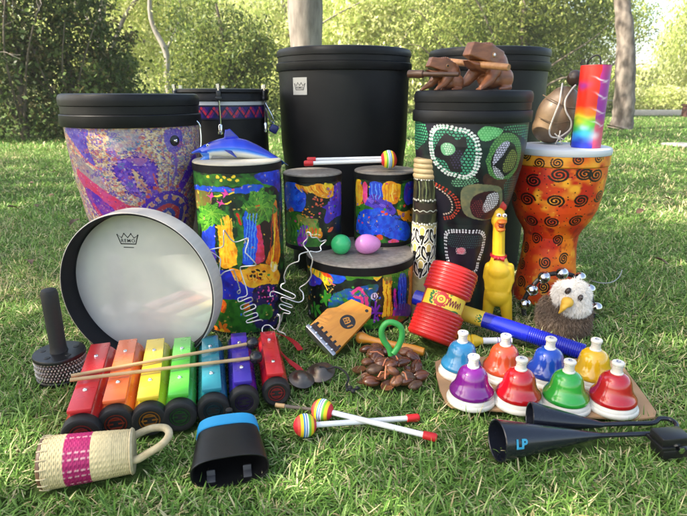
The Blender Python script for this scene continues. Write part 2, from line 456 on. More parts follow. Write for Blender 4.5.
# ---- big plain drum in the middle of the back row
bass, bR, bz = plain_tub('largest plain black drum in the middle of the back row with a silver badge', 344, 50.5, 69, 1.85, .84)
a = math.atan2(0, 1)
bp = at(298.5, 86, 1.85 - bR * .9)
th = math.asin(max(-1, min(1, bp.x / (bR * .965)))) - face_cam(bass.location.x, 1.85)
def curved(R, th0, z0):
    def f(v):
        t = th0 + v.x / R; rr = R + v.z
        return Vector((rr * math.sin(t), -rr * math.cos(t), z0 + v.y))
    return f
k = mpp(1.62, .6)
mbb = MB(); rr_ = .010 * k / .003
w2, h2 = 9.6 * k, 8.6 * k
n = 10; V = []; F = []
for zz in (0.0012, 0.0024):
    for i in range(n + 1):
        for y in (-h2, h2): V.append((-w2 + 2 * w2 * i / n, y, zz))
for i in range(n):
    F.append((2 * i, 2 * i + 2, 2 * i + 3, 2 * i + 1)); o = 2 * (n + 1)
    F.append((o + 2 * i, o + 2 * i + 2, o + 2 * i + 3, o + 2 * i + 1))
    F.append((2 * i, 2 * i + 2, o + 2 * i + 2, o + 2 * i)); F.append((2 * i + 1, 2 * i + 3, o + 2 * i + 3, o + 2 * i + 1))
F.append((0, 1, 2 * n + 3, 2 * n + 2)); F.append((2 * n, 2 * n + 1, 4 * n + 3, 4 * n + 2))
mbb.add(V, F); mbb.warp(curved(bR * .962, th, bp.z))
badge = mbb.build('badge', M_BADGE, bass)
ml = MB(); crown(ml, 14.5 * k, Matrix.Translation((0, -.3 * k, .0030))); ml.warp(curved(bR * .962, th, bp.z)); ml.build('badge_lettering', M_INK, badge, smooth=False)
# ---- drum at the back right
tub2, t2R, t2z = plain_tub('plain black drum at the back right behind the carved frogs', 489, 50.5, 61, 1.85, .80)

# ---- left drum: tan and purple swirls
def shell_canvas(root, prof, **kw): return Canvas(root, prof, **kw)
Y = 1.38; P = at(130.5, 97, Y); R = 68 * mpp(Y, P.z) * .985
lz = P.z + .008
swirl = empty('tall_drum', 'drum with tan and purple swirl print behind the frame drum', 'drum', (P.x, Y, 0), face_cam(P.x, Y))
big_rim(swirl, R, lz)
prof = [(R * .955, lz - .0922 * .82), (R * .94, lz - .13), (R * .90, lz - .20), (R * .82, lz - .29), (R * .70, lz - .38), (R * .58, lz - .46), (R * .52, 0.0)]
C = shell_canvas(swirl, prof, nt=560, rows=330)
C.warp(1.0, 7)
z4 = Z(55, 90, 3.82)
C.base((198, 170, 142))
C.noise_mix((215, 186, 140), 22, .45, .7, 1)
for c, sd, sc in (((150, 112, 182), 12, 9), ((120, 90, 170), 2, 1.9), ((70, 130, 150), 3, 1.8), ((200, 90, 90), 4, 1.7), ((85, 60, 160), 5, 1.4), ((165, 120, 90), 7, 1.3), ((228, 206, 168), 8, 1.3)):
    C.noise_mix(c, sc, .60, .72, sd, oct=2)
C.poly(z4((205, 165), (250, 150), (320, 160), (330, 205), (275, 240), (215, 220)), (125, 135, 165), (190, 160, 150), m=.65)
C.poly(z4((38, 148), (118, 150), (120, 205), (155, 285), (120, 270), (70, 200)), (72, 44, 168), (110, 90, 190))
C.stroke(z4((45, 170), (90, 240), (160, 300)), 1.6, (215, 120, 130))
C.poly(z4((75, 250), (130, 290), (190, 360), (185, 390), (120, 350)), (135, 135, 150), (165, 120, 130), m=.8)
C.poly(z4((85, 300), (150, 355), (235, 415), (310, 462), (300, 490), (215, 450), (140, 395), (95, 345)), (205, 50, 92), (190, 70, 130))
C.poly(z4((115, 370), (170, 410), (240, 470), (260, 520), (190, 500), (140, 440)), (88, 40, 170), (150, 60, 150))
C.stroke(z4((150, 440), (190, 500), (240, 560)), 4, (190, 50, 110))
C.poly(z4((222, 300), (262, 264), (345, 258), (385, 288), (390, 340), (395, 405), (350, 420), (290, 392), (245, 345)), (84, 38, 172), (120, 80, 185))
C.poly(z4((298, 305), (322, 318), (350, 362), (352, 398), (322, 378), (304, 345)), (205, 180, 140), (190, 130, 110))
C.poly(z4((270, 262), (330, 240), (360, 262), (320, 290)), (150, 100, 175), (200, 120, 130), m=.7)
C.poly(z4((418, 155), (482, 155), (482, 215), (455, 240), (425, 222)), (100, 80, 180), (70, 50, 170), m=.85)
C.stroke(z4((455, 230), (462, 300), (440, 380)), 2.2, (130, 95, 170))
for k in range(46):     # small curls and eyes of the print
    x, y = 50 + RNG.random() * 470, 170 + RNG.random() * 230
    C.spiral(C.P(55 + x / 3.82, 90 + y / 3.82), 1.6 + 1.6 * RNG.random(), .75, [(110, 76, 170), (176, 84, 96), (86, 120, 150), (92, 60, 150)][k % 4], 1.5, k)
for pts in (((222, 300), (262, 264), (345, 258), (385, 288), (390, 340), (395, 405), (350, 420), (290, 392), (245, 345)), ((298, 305), (322, 318), (350, 362), (352, 398), (322, 378), (304, 345))):
    C.stroke(z4(*pts), 1.3, (58, 24, 140), closed=True); C.dots(z4(*pts), 4.2, .8, (214, 150, 150))
for k in range(30):
    x, y = 240 + RNG.random() * 140, 270 + RNG.random() * 130; C.spiral(C.P(55 + x / 3.82, 90 + y / 3.82), 1.3, .7, [(150, 110, 200), (60, 24, 140)][k % 2], 1.3, k)
for k in range(9):
    a = PI + .25 + k * .33; C.stroke([(55 + 432 / 3.82 + r * math.cos(a), 90 + 478 / 3.82 + r * .95 * math.sin(a)) for r in (27, 36, 46)], 1.2, [(200, 80, 90), (110, 80, 165), (190, 120, 110)][k % 3])
C.poly(z4((525, 250), (540, 260), (505, 350), (470, 410), (460, 395), (490, 330)), (80, 36, 178), (105, 50, 180))
for rx, c in ((25, (84, 40, 165)), (21, (205, 175, 140)), (17, (70, 60, 150)), (12, (190, 60, 70)), (7, (60, 70, 150)), (3.5, (215, 180, 150))): C.ell(55 + 432 / 3.82, 90 + 478 / 3.82, rx, rx * .95, c)
for i in range(16):
    t = PI + i / 15 * PI; C.ell(55 + 432 / 3.82 + 19 * math.cos(t), 90 + 478 / 3.82 + 18 * math.sin(t), 2.3, 2.3, [(80, 50, 170), (215, 150, 120)][i % 2])
for i in range(26):
    t = PI + i / 25 * PI; C.ell(55 + 432 / 3.82 + (28 + 3 * (i % 2)) * math.cos(t), 90 + 478 / 3.82 + (27 + 3 * (i % 2)) * math.sin(t), 1.7, 1.7, [(200, 80, 80), (190, 110, 90), (110, 80, 160)][i % 3])
for c, sd in (((222, 200, 175), 21), ((60, 40, 130), 22), ((190, 80, 90), 23)): C.noise_mix(c, 1.2, .74, .88, sd, oct=2)
C.build('shell', M_PAINT, swirl)
sp = C.P(*z4((457, 193))[0]); th = sp[0] * C.k / C.Rm; zz = lz - .0922 * .82 - sp[1] * C.k
MM = Matrix.Rotation(th, 4, 'Z') @ Matrix.Translation((0, -R * .932, zz)) @ Matrix.Rotation(PI / 2, 4, 'X')
bolt = MB().lathe([(0, .006), (.009, .006), (.0125, .004), (.0135, -.004)], 24, MM).build('bolt_cap', M_BLACKPL, swirl)
MB().lathe([(0, .011), (.0035, .010), (.005, .006)], 16, MM).build('bolt_head', M_CHROME, bolt)
MMb = Matrix.Rotation(R_(63), 4, 'Z')
MB().tube(cat_rom([MMb @ Vector(v) for v in ((0, -R * .99, lz - .065), (.004, -R * 1.03, lz - .08), (0, -R * 1.03, lz - .125), (-.004, -R * .97, lz - .14))], 5), .0022, 8).build('wire_clip', M_CHROME, swirl)
FOOT.append(('c', P.x, Y, R * .52))

# ---- black drum with blue zigzag trim and tension hardware, behind
Y = 1.75; P = at(221, 89, Y); R = 47 * mpp(Y, P.z); tz = P.z
tens = empty('tension_drum', 'black drum with blue and red zigzag trim and chrome tension rods', 'drum', (P.x, Y, 0), face_cam(P.x, Y))
MB().lathe([(0, tz - .012), (R * .9, tz - .012)], 64).build('drumhead', M_HEADDK, tens)
MB().lathe([(R * .9, tz - .013), (R * .93, tz), (R * 1.0, tz - .002), (R * 1.01, tz - .010), (R * .985, tz - .014), (R * .985, tz - .020), (R * 1.0, tz - .023), (R * 1.0, tz - .034), (R * .96, tz - .036)], 80).build('counter_hoop', M_RIM, tens)
MB().lathe([(R * .96, tz - .0365), (R * .965, tz - .037), (R * .968, tz - .047)], 80).build('head_edge', pm('pale_head_edge', (.55, .56, .56), .4), tens)
Cb = Canvas(tens, [(R * .966, tz - .0475), (R * .966, tz - .088)], nt=700, rows=60)
Cb.base((16, 22, 92)); Cb.noise_mix((40, 26, 110), 5, .5, .6, 4)
Hh = Cb.len / Cb.k
for off, c, w in ((0, (190, 40, 60), 2.0), (2.6, (110, 30, 110), 1.2), (-2.6, (20, 20, 60), 1.2)):
    q = []; x = -200; u = 0
    while x < 200: q.append((x + off, Hh * (.18 if u % 2 else .82))); x += 6.2; u += 1
    Cb.strokeq(q, w, c)
Cb.strokeq([(-200, .7), (200, .7)], 1.6, (20, 20, 50)); Cb.strokeq([(-200, Hh - .7), (200, Hh - .7)], 1.6, (20, 20, 50))
Cb.build('trim_band', M_PAINT, tens)
MB().lathe([(R * .955, tz - .0885), (R * .96, tz - .2), (R * .88, tz - .4), (R * .76, 0), (R * .7, 0)], 80).build('shell', M_BLACK, tens)
for i in range(6):
    Mx = Matrix.Rotation(R_(-3 + 60 * i), 4, 'Z')
    lug = MB().box(.014, .012, .03, (0, -R * 1.02, tz - .02), .003, Mx).box(.02, .014, .012, (0, -R * 1.02, tz - .028), .003, Mx).build('lug_clamp', M_BLACKPL, tens)
    MB().tube([Mx @ Vector((0, -R * 1.035, tz + .006)), Mx @ Vector((0, -R * 1.03, tz - .13))], .0032, 8).lathe([(0, .012), (.006, .011), (.006, 0), (0, 0)], 6, Mx @ Matrix.Translation((0, -R * 1.035, tz + .001))).lathe([(.0045, 0), (.0065, -.004), (.0065, -.02), (.009, -.022), (.009, -.028), (0, -.03)], 12, Mx @ Matrix.Translation((0, -R * 1.03, tz - .10))).build('tension_rod', M_CHROME, lug)
Mx = Matrix.Rotation(R_(57), 4, 'Z')
tp = Mx @ Vector((0, -R * 1.04, tz - .075))
MB().tube(cat_rom([tp + Vector(v) for v in ((0, 0, .035), (.018, -.004, .0), (.026, -.004, -.025), (.012, -.004, -.015), (0, 0, .02))], 5), .0018, 6).build('clip_ring', M_CHROME, tens)
MB().box(.026, .016, .026, (0, 0, 0), .005, Matrix.Translation(tp + Vector((.024, -.006, -.044))) @ Matrix.Rotation(.5, 4, 'Y')).build('blue_tag', pm('navy_plastic', (.012, .016, .13), .35), tens)
FOOT.append(('c', P.x, Y, R * .78))

# ---- green and black dot print drum
Y = 1.42; P = at(473, 90.5, Y); R = 59.5 * mpp(Y, P.z) * .99; dz = P.z
dots = empty('tall_drum', 'drum with dark green dot painting print under the carved frogs', 'drum', (P.x, Y, 0), face_cam(P.x, Y))
big_rim(dots, R, dz)
prof = [(R * .955, dz - .0922 * .82), (R * .95, dz - .13), (R * .90, dz - .19), (R * .80, dz - .26), (R * .66, dz - .33), (R * .55, dz - .41), (R * .49, dz - .50), (R * .47, 0.0)]
C = Canvas(dots, prof, nt=760, rows=420)
z5 = Z(405, 88, 2.435)
C.base((22, 44, 42)); C.noise_mix((14, 18, 24), 14, .4, .6, 2)
C.noise_mix((30, 28, 42), 26, .5, .6, 9)
C.warp(1.0, 8)
C.dotfill(z5((20, 85), (48, 88), (52, 125), (30, 150), (20, 140)), 2.6, .95, (70, 170, 120))
C.poly(z5((178, 112), (190, 96), (220, 95), (238, 103), (220, 120), (192, 130)), (70, 150, 85), (95, 185, 110))
C.dotfill(z5((178, 112), (190, 96), (220, 95), (238, 103), (220, 120), (192, 130)), 2.0, .6, (130, 205, 140))
C.dotfill(z5((235, 95), (300, 90), (300, 130), (270, 110)), 2.4, .8, (70, 150, 105))
ring = z5((60, 132), (66, 100), (95, 90), (125, 96), (155, 104), (178, 128), (184, 165), (172, 205), (150, 220), (120, 215), (95, 205), (68, 175))
C.poly(ring, (18, 26, 30)); C.dotfill(ring, 2.6, 1.0, (72, 165, 130))
C.dots(ring, 2.5, 1.05, (225, 228, 225), rows=2)
C.poly(z5((75, 140), (100, 112), (125, 125), (145, 118), (150, 150), (135, 175), (140, 205), (110, 200), (95, 175), (72, 165)), (20, 18, 26), (32, 30, 40))
C.dotfill(z5((110, 160), (140, 150), (140, 190), (118, 195)), 2.2, .6, (70, 60, 95))
C.ell(405 + 104 / 2.435, 88 + 149 / 2.435, 5.6, 5.4, (120, 190, 140)); C.dotfill(z5((92, 140), (112, 138), (116, 156), (100, 162)), 1.9, .65, (215, 235, 215))
ov = z5((248, 108), (275, 120), (282, 160), (268, 205), (240, 228), (212, 222), (198, 190), (205, 150), (222, 120))
C.poly(ov, (70, 120, 62), (46, 92, 60)); C.dotfill(ov, 2.2, .7, (105, 160, 90))
C.poly(z5((250, 128), (272, 150), (268, 190), (240, 215), (216, 205), (208, 180), (225, 145)), (24, 20, 30))
C.dotfill(z5((240, 130), (256, 132), (240, 160), (222, 180), (212, 185), (222, 150)), 2.1, .9, (210, 205, 225))
C.dotfill(z5((262, 150), (272, 165), (262, 195), (242, 205), (240, 180)), 2.0, .8, (140, 150, 80))
C.dotfill(z5((212, 190), (232, 200), (240, 220), (220, 215)), 2.0, .8, (215, 210, 215))
C.poly(z5((198, 208), (222, 222), (250, 222), (240, 248), (205, 245), (190, 225)), (60, 38, 36), (80, 52, 44))
C.dots(z5((65, 225), (90, 240), (122, 262), (132, 290), (118, 315), (95, 320)), 2.4, .95, (190, 70, 50), closed=False, rows=2)
C.dots(z5((72, 240), (95, 255), (112, 275), (112, 300), (95, 308)), 2.4, .9, (215, 190, 170), closed=False)
C.dotfill(z5((115, 225), (160, 215), (180, 228), (150, 240), (120, 240)), 2.3, .85, (110, 170, 130))
ol = z5((135, 270), (142, 245), (170, 236), (210, 236), (235, 248), (230, 300), (195, 322), (160, 315), (140, 300))
C.poly(ol, (130, 128, 92), (100, 108, 84))
C.poly(z5((158, 285), (170, 262), (205, 250), (228, 260), (226, 300), (200, 320), (168, 312)), (62, 24, 30), (40, 18, 28))
C.dotfill(z5((205, 258), (225, 256), (226, 280), (205, 300), (190, 300), (196, 275)), 2.1, .9, (225, 222, 225))
C.dotfill(z5((160, 290), (185, 270), (195, 300), (180, 315)), 2.1, .6, (130, 60, 60))
fld = z5((97, 362), (105, 348), (145, 346), (190, 352), (192, 385), (180, 420), (170, 450), (120, 450), (100, 410))
C.poly(fld, (20, 16, 26), (34, 22, 38)); C.dots(fld, 2.5, 1.0, (220, 222, 226), rows=2)
C.dotfill(z5((105, 355), (185, 360), (182, 385), (110, 385)), 2.4, .7, (60, 90, 90))
C.ell(405 + 136 / 2.435, 88 + 397 / 2.435, 4.6, 3.8, (200, 50, 70)); C.dotfill(z5((126, 390), (146, 390), (146, 404), (128, 405)), 1.8, .6, (240, 200, 210))
C.dotfill(z5((240, 240), (270, 210), (290, 180), (280, 250), (240, 330)), 2.5, .8, (60, 110, 100))
C.build('shell', M_PAINT, dots)
FOOT.append(('c', P.x, Y, R * .48))

# ---- orange goblet drum with spirals
Y = 1.50; P = at(561, 145.5, Y); R = 47.5 * mpp(Y, P.z); oz = P.z
gob = empty('goblet_drum', 'orange goblet drum printed with black spirals and a white head', 'drum', (P.x, Y, 0), face_cam(P.x, Y))
MB().lathe([(0, oz), (R * .6, oz + .0005), (R * .94, oz), (R * .985, oz - .003), (R * 1.0, oz - .009), (R * .995, oz - .016), (R * .985, oz - .019)], 80).build('drumhead', M_WHITEHEAD, gob)
z6 = Z(505, 140, 2.86)
def lava(C):
    C.base((226, 74, 20)); C.noise_mix((200, 38, 18), 20, .38, .58, 1); C.noise_mix((240, 128, 26), 24, .54, .74, 2, asp=.8); C.noise_mix((248, 172, 48), 13, .64, .82, 5); C.noise_mix((170, 34, 22), 9, .64, .78, 8)
    C.noise_mix((250, 190, 80), 3, .76, .9, 13)
SP = [(155, 100), (230, 97), (82, 117), (63, 170), (143, 175), (217, 173), (75, 230), (135, 235), (203, 232), (90, 281), (150, 285), (60, 305), (115, 350), (50, 355), (168, 340), (45, 405), (110, 420), (270, 160), (262, 100), (25, 160), (150, 460), (60, 470)]
Cr = Canvas(gob, [(R * .985, oz - .0195), (R * .985, oz - .045), (R * .962, oz - .048)], nt=500, rows=46)
lava(Cr); Cr.noise_mix((246, 170, 50), 18, .3, .55, 3)
for i, (x, y) in enumerate([(60, 40), (97, 66), (150, 66), (212, 57), (270, 52)]): Cr.spiral(Cr.P(505 + x / 2.86, 140 + y / 2.86), 6.2, 1.5, (30, 14, 10), 2.2, i * 1.3)
Cr.build('head_ring', M_PAINT, gob)
prof = [(R * .958, oz - .0485), (R * .955, oz - .08), (R * .93, oz - .125), (R * .87, oz - .17), (R * .76, oz - .205), (R * .63, oz - .232), (R * .57, oz - .25), (R * .56, oz - .28), (R * .585, oz - .33), (R * .65, oz - .39), (R * .70, 0.004), (R * .68, 0)]
C = Canvas(gob, prof, nt=620, rows=360)
lava(C)
for i, (x, y) in enumerate(SP):
    q = C.P(505 + x / 2.86, 140 + y / 2.86); r = 6.6 if i % 3 else 7.2
    C.spiral(q, r, 1.7, (26, 12, 10), 2.3, i * 1.1 + 1, .92)
    for j in range(7):
        t = j * .9 + i; C.ellq((q[0] + (r + 3.2) * math.cos(t), q[1] + (r + 2.6) * math.sin(t)), .6, .6, (40, 16, 10))
C.build('shell', M_PAINT, gob)
FOOT.append(('c', P.x, Y, R * .68))

# ================================================================== the rain forest print drums in front
GREEN, DKG, BLU, ORG, YEL, MAG, RED, PUR, BLK, OLV, PNK = (52, 124, 34), (24, 76, 26), (22, 62, 205), (232, 136, 22), (248, 200, 48), (208, 40, 130), (205, 44, 30), (74, 36, 160), (14, 16, 18), (120, 124, 46), (225, 80, 150)
def banded_drum(label, cx, ytop, hw, Y, zbot, headmat, band=.022):
    P = at(cx, ytop, Y); R = hw * mpp(Y, P.z); zt = P.z - zbot
    root = empty('painted_drum', label, 'drum', (P.x, Y, zbot), face_cam(P.x, Y))
    MB().lathe([(0, zt), (R * .5, zt + .0004), (R * .95, zt), (R * .985, zt - .002), (R * .992, zt - .005)], 72).build('drumhead', headmat, root)
    MB().lathe([(R * .991, zt - .0052), (R * 1.0, zt - .006), (R * 1.0, zt - band), (R * .985, zt - band - .0004)], 80).build('head_band', M_RIM, root)
    prof = [(R * .985, zt - band - .001), (R * .985, .012)]
    MB().lathe([(R * .984, .0118), (R * .99, .010), (R * .985, 0), (R * .9, 0)], 72).build('base_ring', M_RIM, root)
    return root, R, zt, prof
def hand_noise(C):
    n = fbm(C.a / 3.2, C.b / 4.5, 31, 3)[:, None]; m = fbm(C.a / 9, C.b / 9, 35, 2)[:, None]
    C.col[:] = np.clip(C.col * (.82 + .62 * n), 0, 1); C.col[:] = C.col * (.8 + .4 * m)
    C.noise_mix((245, 205, 110), 3, .80, .95, 37, oct=2)
    for i in range(34):
        q = (RNG.uniform(-1.5, 1.5) * C.Rm / C.k, RNG.uniform(2, C.len / C.k - 2)); C.ellq(q, RNG.uniform(.7, 1.6), RNG.uniform(.6, 1.3), [(240, 190, 60), (215, 60, 120), (60, 150, 60), (40, 110, 225), (225, 90, 40), (14, 16, 20)][i % 6], RNG.uniform(0, 3))

tallp, R, zt, prof = banded_drum('tall rain forest print drum under the blue dolphin', 237, 158.5, 44, 1.32, 0.0, M_CREAM)
C = Canvas(tallp, prof, nt=520, rows=380); C.warp(1.6, 6)
z1 = Z(185, 150, 2.645)
C.base((20, 44, 24)); C.noise_mix((16, 20, 20), 10, .45, .6, 1); C.noise_mix((34, 96, 34), 7, .55, .68, 2)
C.poly(z1((20, 62), (70, 66), (140, 74), (200, 70), (245, 55), (248, 85), (200, 100), (140, 98), (70, 95), (22, 90)), GREEN, DKG)
for x, y in ((85, 72), (95, 80), (105, 72), (118, 78), (128, 70), (140, 82), (60, 72)): C.ell(185 + x / 2.645, 150 + y / 2.645, 1.8, 1.4, YEL)
C.poly(z1((25, 92), (80, 96), (140, 102), (160, 92), (200, 90), (205, 105), (150, 115), (90, 110), (28, 108)), BLU, (14, 90, 190))
C.poly(z1((185, 62), (248, 52), (250, 110), (235, 95), (200, 85)), BLU, (30, 30, 140))
C.poly(z1((26, 106), (62, 112), (66, 145), (30, 150)), (125, 92, 48), (95, 110, 40))
C.poly(z1((158, 160), (190, 160), (196, 230), (182, 300), (150, 295), (155, 230)), BLU, (20, 100, 220), sc=3)
C.poly(z1((45, 190), (75, 190), (80, 250), (72, 300), (48, 290)), (20, 50, 170), BLU)
C.poly(z1((40, 270), (80, 270), (78, 330), (90, 400), (70, 450), (40, 420)), (30, 60, 180), PUR)
C.poly(z1((86, 172), (116, 176), (122, 215), (138, 262), (140, 300), (96, 312), (92, 260)), ORG, YEL, sc=5)
C.poly(z1((132, 160), (150, 175), (156, 240), (150, 300), (138, 300), (140, 230)), (60, 130, 50), (30, 80, 30))
C.stroke(z1((140, 170), (148, 195)), 2.5, RED)
C.poly(z1((196, 185), (230, 190), (228, 290), (200, 300)), BLK, (30, 20, 20))
C.poly(z1((190, 192), (199, 205), (210, 270), (207, 296), (186, 296), (192, 255)), (220, 60, 110), (200, 40, 60))
C.poly(z1((231, 140), (241, 136), (246, 200), (252, 262), (246, 300), (216, 302), (222, 270), (236, 240), (232, 190)), (216, 80, 20), ORG, sc=4)
C.stroke(z1((238, 180), (236, 260), (228, 295)), 2, YEL)
for tip in ((28, 190), (45, 215), (70, 205), (104, 200), (112, 172), (60, 138), (36, 150), (88, 140)):
    cx, cy = 70, 166; mx, my = (cx + tip[0]) / 2, (cy + tip[1]) / 2; nx, ny = -(tip[1] - cy) * .28, (tip[0] - cx) * .28
    C.poly(z1((cx, cy), (mx + nx, my + ny), tip, (mx - nx, my - ny)), GREEN, (84, 150, 40), sc=3)
for tip in ((150, 150), (165, 185), (190, 200), (222, 190), (244, 160), (240, 120), (205, 98), (172, 110)):
    cx, cy = 203, 148; mx, my = (cx + tip[0]) / 2, (cy + tip[1]) / 2; nx, ny = -(tip[1] - cy) * .34, (tip[0] - cx) * .34
    C.poly(z1((cx, cy), (mx + nx, my + ny), tip, (mx - nx, my - ny)), (44, 110, 40), (90, 150, 50), sc=4)
C.poly(z1((170, 160), (195, 150), (215, 158), (200, 175), (178, 178)), (110, 90, 60), (70, 120, 40))
for bx, by in ((70, 122), (105, 115), (96, 140)):
    C.poly(z1((bx - 12, by - 4), (bx - 3, by - 3), (bx, by - 12), (bx + 4, by - 2), (bx + 12, by + 2), (bx + 2, by + 4), (bx - 4, by + 12), (bx - 4, by + 3)), (205, 50, 150), PNK, smooth=False)
    C.stroke(z1((bx + 10, by + 1), (bx + 26, by - 3)), 1.4, YEL)
C.poly(z1((36, 312), (80, 318), (140, 322), (185, 360), (190, 395), (160, 420), (110, 420), (60, 400)), (20, 50, 190), (40, 30, 150), sc=6)
C.poly(z1((118, 312), (150, 318), (190, 302), (232, 308), (250, 325), (246, 352), (205, 356), (182, 366), (150, 352), (128, 335)), ORG, (245, 175, 40), sc=5)
for x, y in ((180, 322), (192, 318), (200, 328), (186, 334), (176, 332), (208, 320), (196, 338)): C.ell(185 + x / 2.645, 150 + y / 2.645, 2.2, 1.3, (40, 20, 12), .5)
C.poly(z1((186, 366), (240, 356), (246, 420), (238, 480), (190, 470), (180, 410)), (40, 24, 96), (22, 16, 30), sc=5)
for i in range(26): C.ell(185 + (190 + RNG.random() * 50) / 2.645, 150 + (362 + RNG.random() * 40) / 2.645, .9, .8, PNK)
C.poly(z1((92, 400), (130, 396), (165, 410), (180, 450), (160, 490), (100, 490), (84, 450)), GREEN, (30, 90, 28), sc=5)
C.poly(z1((190, 415), (225, 410), (230, 440), (200, 450)), GREEN, DKG)
C.poly(z1((92, 400), (104, 398), (110, 412), (104, 430), (94, 425)), RED, ORG); C.poly(z1((155, 412), (168, 404), (172, 420), (158, 424)), RED, ORG)
for t in range(7):
    a = t * 2 * PI / 7; C.ell(185 + (96 + 14 * math.cos(a)) / 2.645, 150 + (478 + 15 * math.sin(a)) / 2.645, 4, 2, (240, 120, 30), a)
C.ell(185 + 96 / 2.645, 150 + 478 / 2.645, 3, 3, YEL)
C.poly(z1((226, 300), (240, 296), (244, 314), (232, 324)), (235, 225, 200), YEL)
hand_noise(C)
for cx, cy, tips in ((70, 166, ((28, 190), (45, 215), (70, 205), (104, 200), (112, 172), (60, 138), (36, 150), (88, 140))), (203, 148, ((150, 150), (165, 185), (190, 200), (222, 190), (244, 160), (240, 120), (205, 98), (172, 110)))):
    for tp in tips:
        C.stroke(z1((cx, cy), ((cx * .45 + tp[0] * .55) + 2, cy * .45 + tp[1] * .55), tp), .9, (120, 176, 60))
        for f in (.4, .6, .8):
            px, py = cx + (tp[0] - cx) * f, cy + (tp[1] - cy) * f; ex, ey = -(tp[1] - cy) * .16, (tp[0] - cx) * .16
            C.stroke(z1((px, py), (px + ex + (tp[0] - cx) * .1, py + ey + (tp[1] - cy) * .1)), .7, (22, 74, 26), False)
for x in (165, 172, 180, 188): C.stroke(z1((x, 168), (x - 2, 220), (x - 8, 290)), .9, (90, 160, 240))
for x in (96, 104, 112, 122): C.stroke(z1((x, 182), (x + 4, 240), (x + 8, 300)), 1.0, [(250, 190, 60), (200, 84, 20)][x % 2])
for x in (226, 238, 246): C.stroke(z1((x + 6, 150), (x + 2, 230), (x - 2, 298)), .9, [(250, 190, 50), (180, 40, 20)][x % 4 // 2])
for k in range(9): C.stroke(z1((126 + k * 13, 330 + 4 * math.sin(k)), (132 + k * 13, 344 + 5 * math.sin(k * 2)), (140 + k * 13, 340)), .8, [(250, 200, 80), (196, 70, 20)][k % 2])
C.build('shell', M_PAINT, tallp)
FOOT.append(('c', tallp.location.x, 1.32, R))

lowp, R, zt, prof = banded_drum('low wide rain forest print drum carrying the two small drums', 360, 250, 54, 1.38, 0.0, M_SKIN, .026)
LOWZ = zt; LOWR = R
C = Canvas(lowp, prof, nt=620, rows=230); C.warp(1.4, 6)
z3 = Z(295, 240, 4.915)
C.base((14, 16, 18)); C.noise_mix((22, 44, 26), 8, .55, .68, 1)
C.poly(z3((150, 150), (200, 140), (250, 150), (255, 190), (215, 212), (165, 200)), BLU, (20, 100, 210), sc=4)
C.poly(z3((70, 180), (110, 170), (130, 205), (100, 225), (68, 215)), BLU, PUR)
C.poly(z3((60, 122), (90, 118), (140, 150), (185, 205), (160, 222), (120, 190), (82, 160)), YEL, (235, 170, 40), sc=3)
for i in range(5): C.stroke(z3((78 + 22 * i, 122 + 18 * i), (66 + 26 * i, 150 + 16 * i)), 1.6, (70, 140, 60), False)
C.poly(z3((120, 140), (160, 160), (185, 190), (150, 180)), RED, ORG)
C.stroke(z3((140, 205), (158, 245)), 1.4, YEL); C.stroke(z3((160, 195), (192, 220)), 1.4, (235, 120, 130))
C.poly(z3((250, 170), (300, 155), (350, 165), (380, 155), (425, 165), (420, 185), (360, 195), (300, 190), (265, 200)), GREEN, (80, 140, 40), sc=4)
C.poly(z3((385, 165), (410, 148), (428, 160), (420, 185), (400, 200), (388, 190)), ORG, YEL)
C.poly(z3((165, 330), (180, 275), (240, 245), (310, 235), (380, 215), (410, 225), (395, 260), (370, 300), (340, 360), (200, 360)), (30, 90, 60), (24, 80, 160), sc=5)
for i in range(14): C.ell(295 + (190 + 150 * RNG.random()) / 4.915, 240 + (255 + 80 * RNG.random()) / 4.915, 1.5 + RNG.random() * 2, 1.6, [BLU, GREEN, (40, 130, 120)][i % 3])
C.stroke(z3((340, 345), (355, 300), (340, 265), (310, 240), (286, 258), (298, 278), (325, 285), (330, 310), (310, 330)), 3.2, (225, 60, 130))
C.poly(z3((430, 200), (458, 168), (478, 196), (470, 260), (478, 330), (470, 380), (428, 385), (438, 300)), ORG, YEL, sc=5)
C.poly(z3((428, 150), (470, 130), (540, 122), (585, 120), (560, 165), (520, 200), (500, 245), (482, 230), (470, 180), (440, 180)), GREEN, (30, 90, 26), sc=4)
C.poly(z3((438, 175), (470, 165), (475, 200), (445, 215)), (140, 110, 60), OLV)
C.poly(z3((485, 250), (495, 240), (500, 320), (502, 375), (478, 375), (486, 310)), (215, 40, 130), PUR)
C.poly(z3((512, 180), (545, 170), (548, 260), (540, 345), (508, 345)), (24, 30, 150), BLU, sc=5)
C.poly(z3((562, 105), (584, 105), (582, 210), (575, 325), (556, 330), (562, 220)), (225, 110, 24), ORG, sc=5)
C.poly(z3((505, 315), (560, 318), (572, 350), (540, 385), (500, 385)), (88, 30, 140), (120, 40, 150))
C.poly(z3((430, 385), (480, 372), (560, 385), (520, 440), (440, 430)), (190, 60, 40), (60, 100, 30))
C.poly(z3((330, 400), (380, 388), (430, 400), (450, 440), (350, 455)), GREEN, DKG)
for tip in ((395, 300), (372, 330), (415, 320), (360, 365), (425, 360), (390, 400), (408, 395)): C.stroke(z3((392, 352), tip), 2.2, (120, 40, 170), False)
C.ell(295 + 388 / 4.915, 240 + 275 / 4.915, 3.4, 3.0, (220, 200, 225)); C.stroke(z3((382, 268), (384, 282), (394, 282), (394, 268)), 1.1, (30, 14, 40))
for cx, cy in ((150, 285), (98, 340)):
    for t in range(6):
        a = t * PI / 3 + .4; C.ell(295 + (cx + 18 * math.cos(a)) / 4.915, 240 + (cy + 20 * math.sin(a)) / 4.915, 4.2, 2.0, (46, 140, 44), a, GREEN)
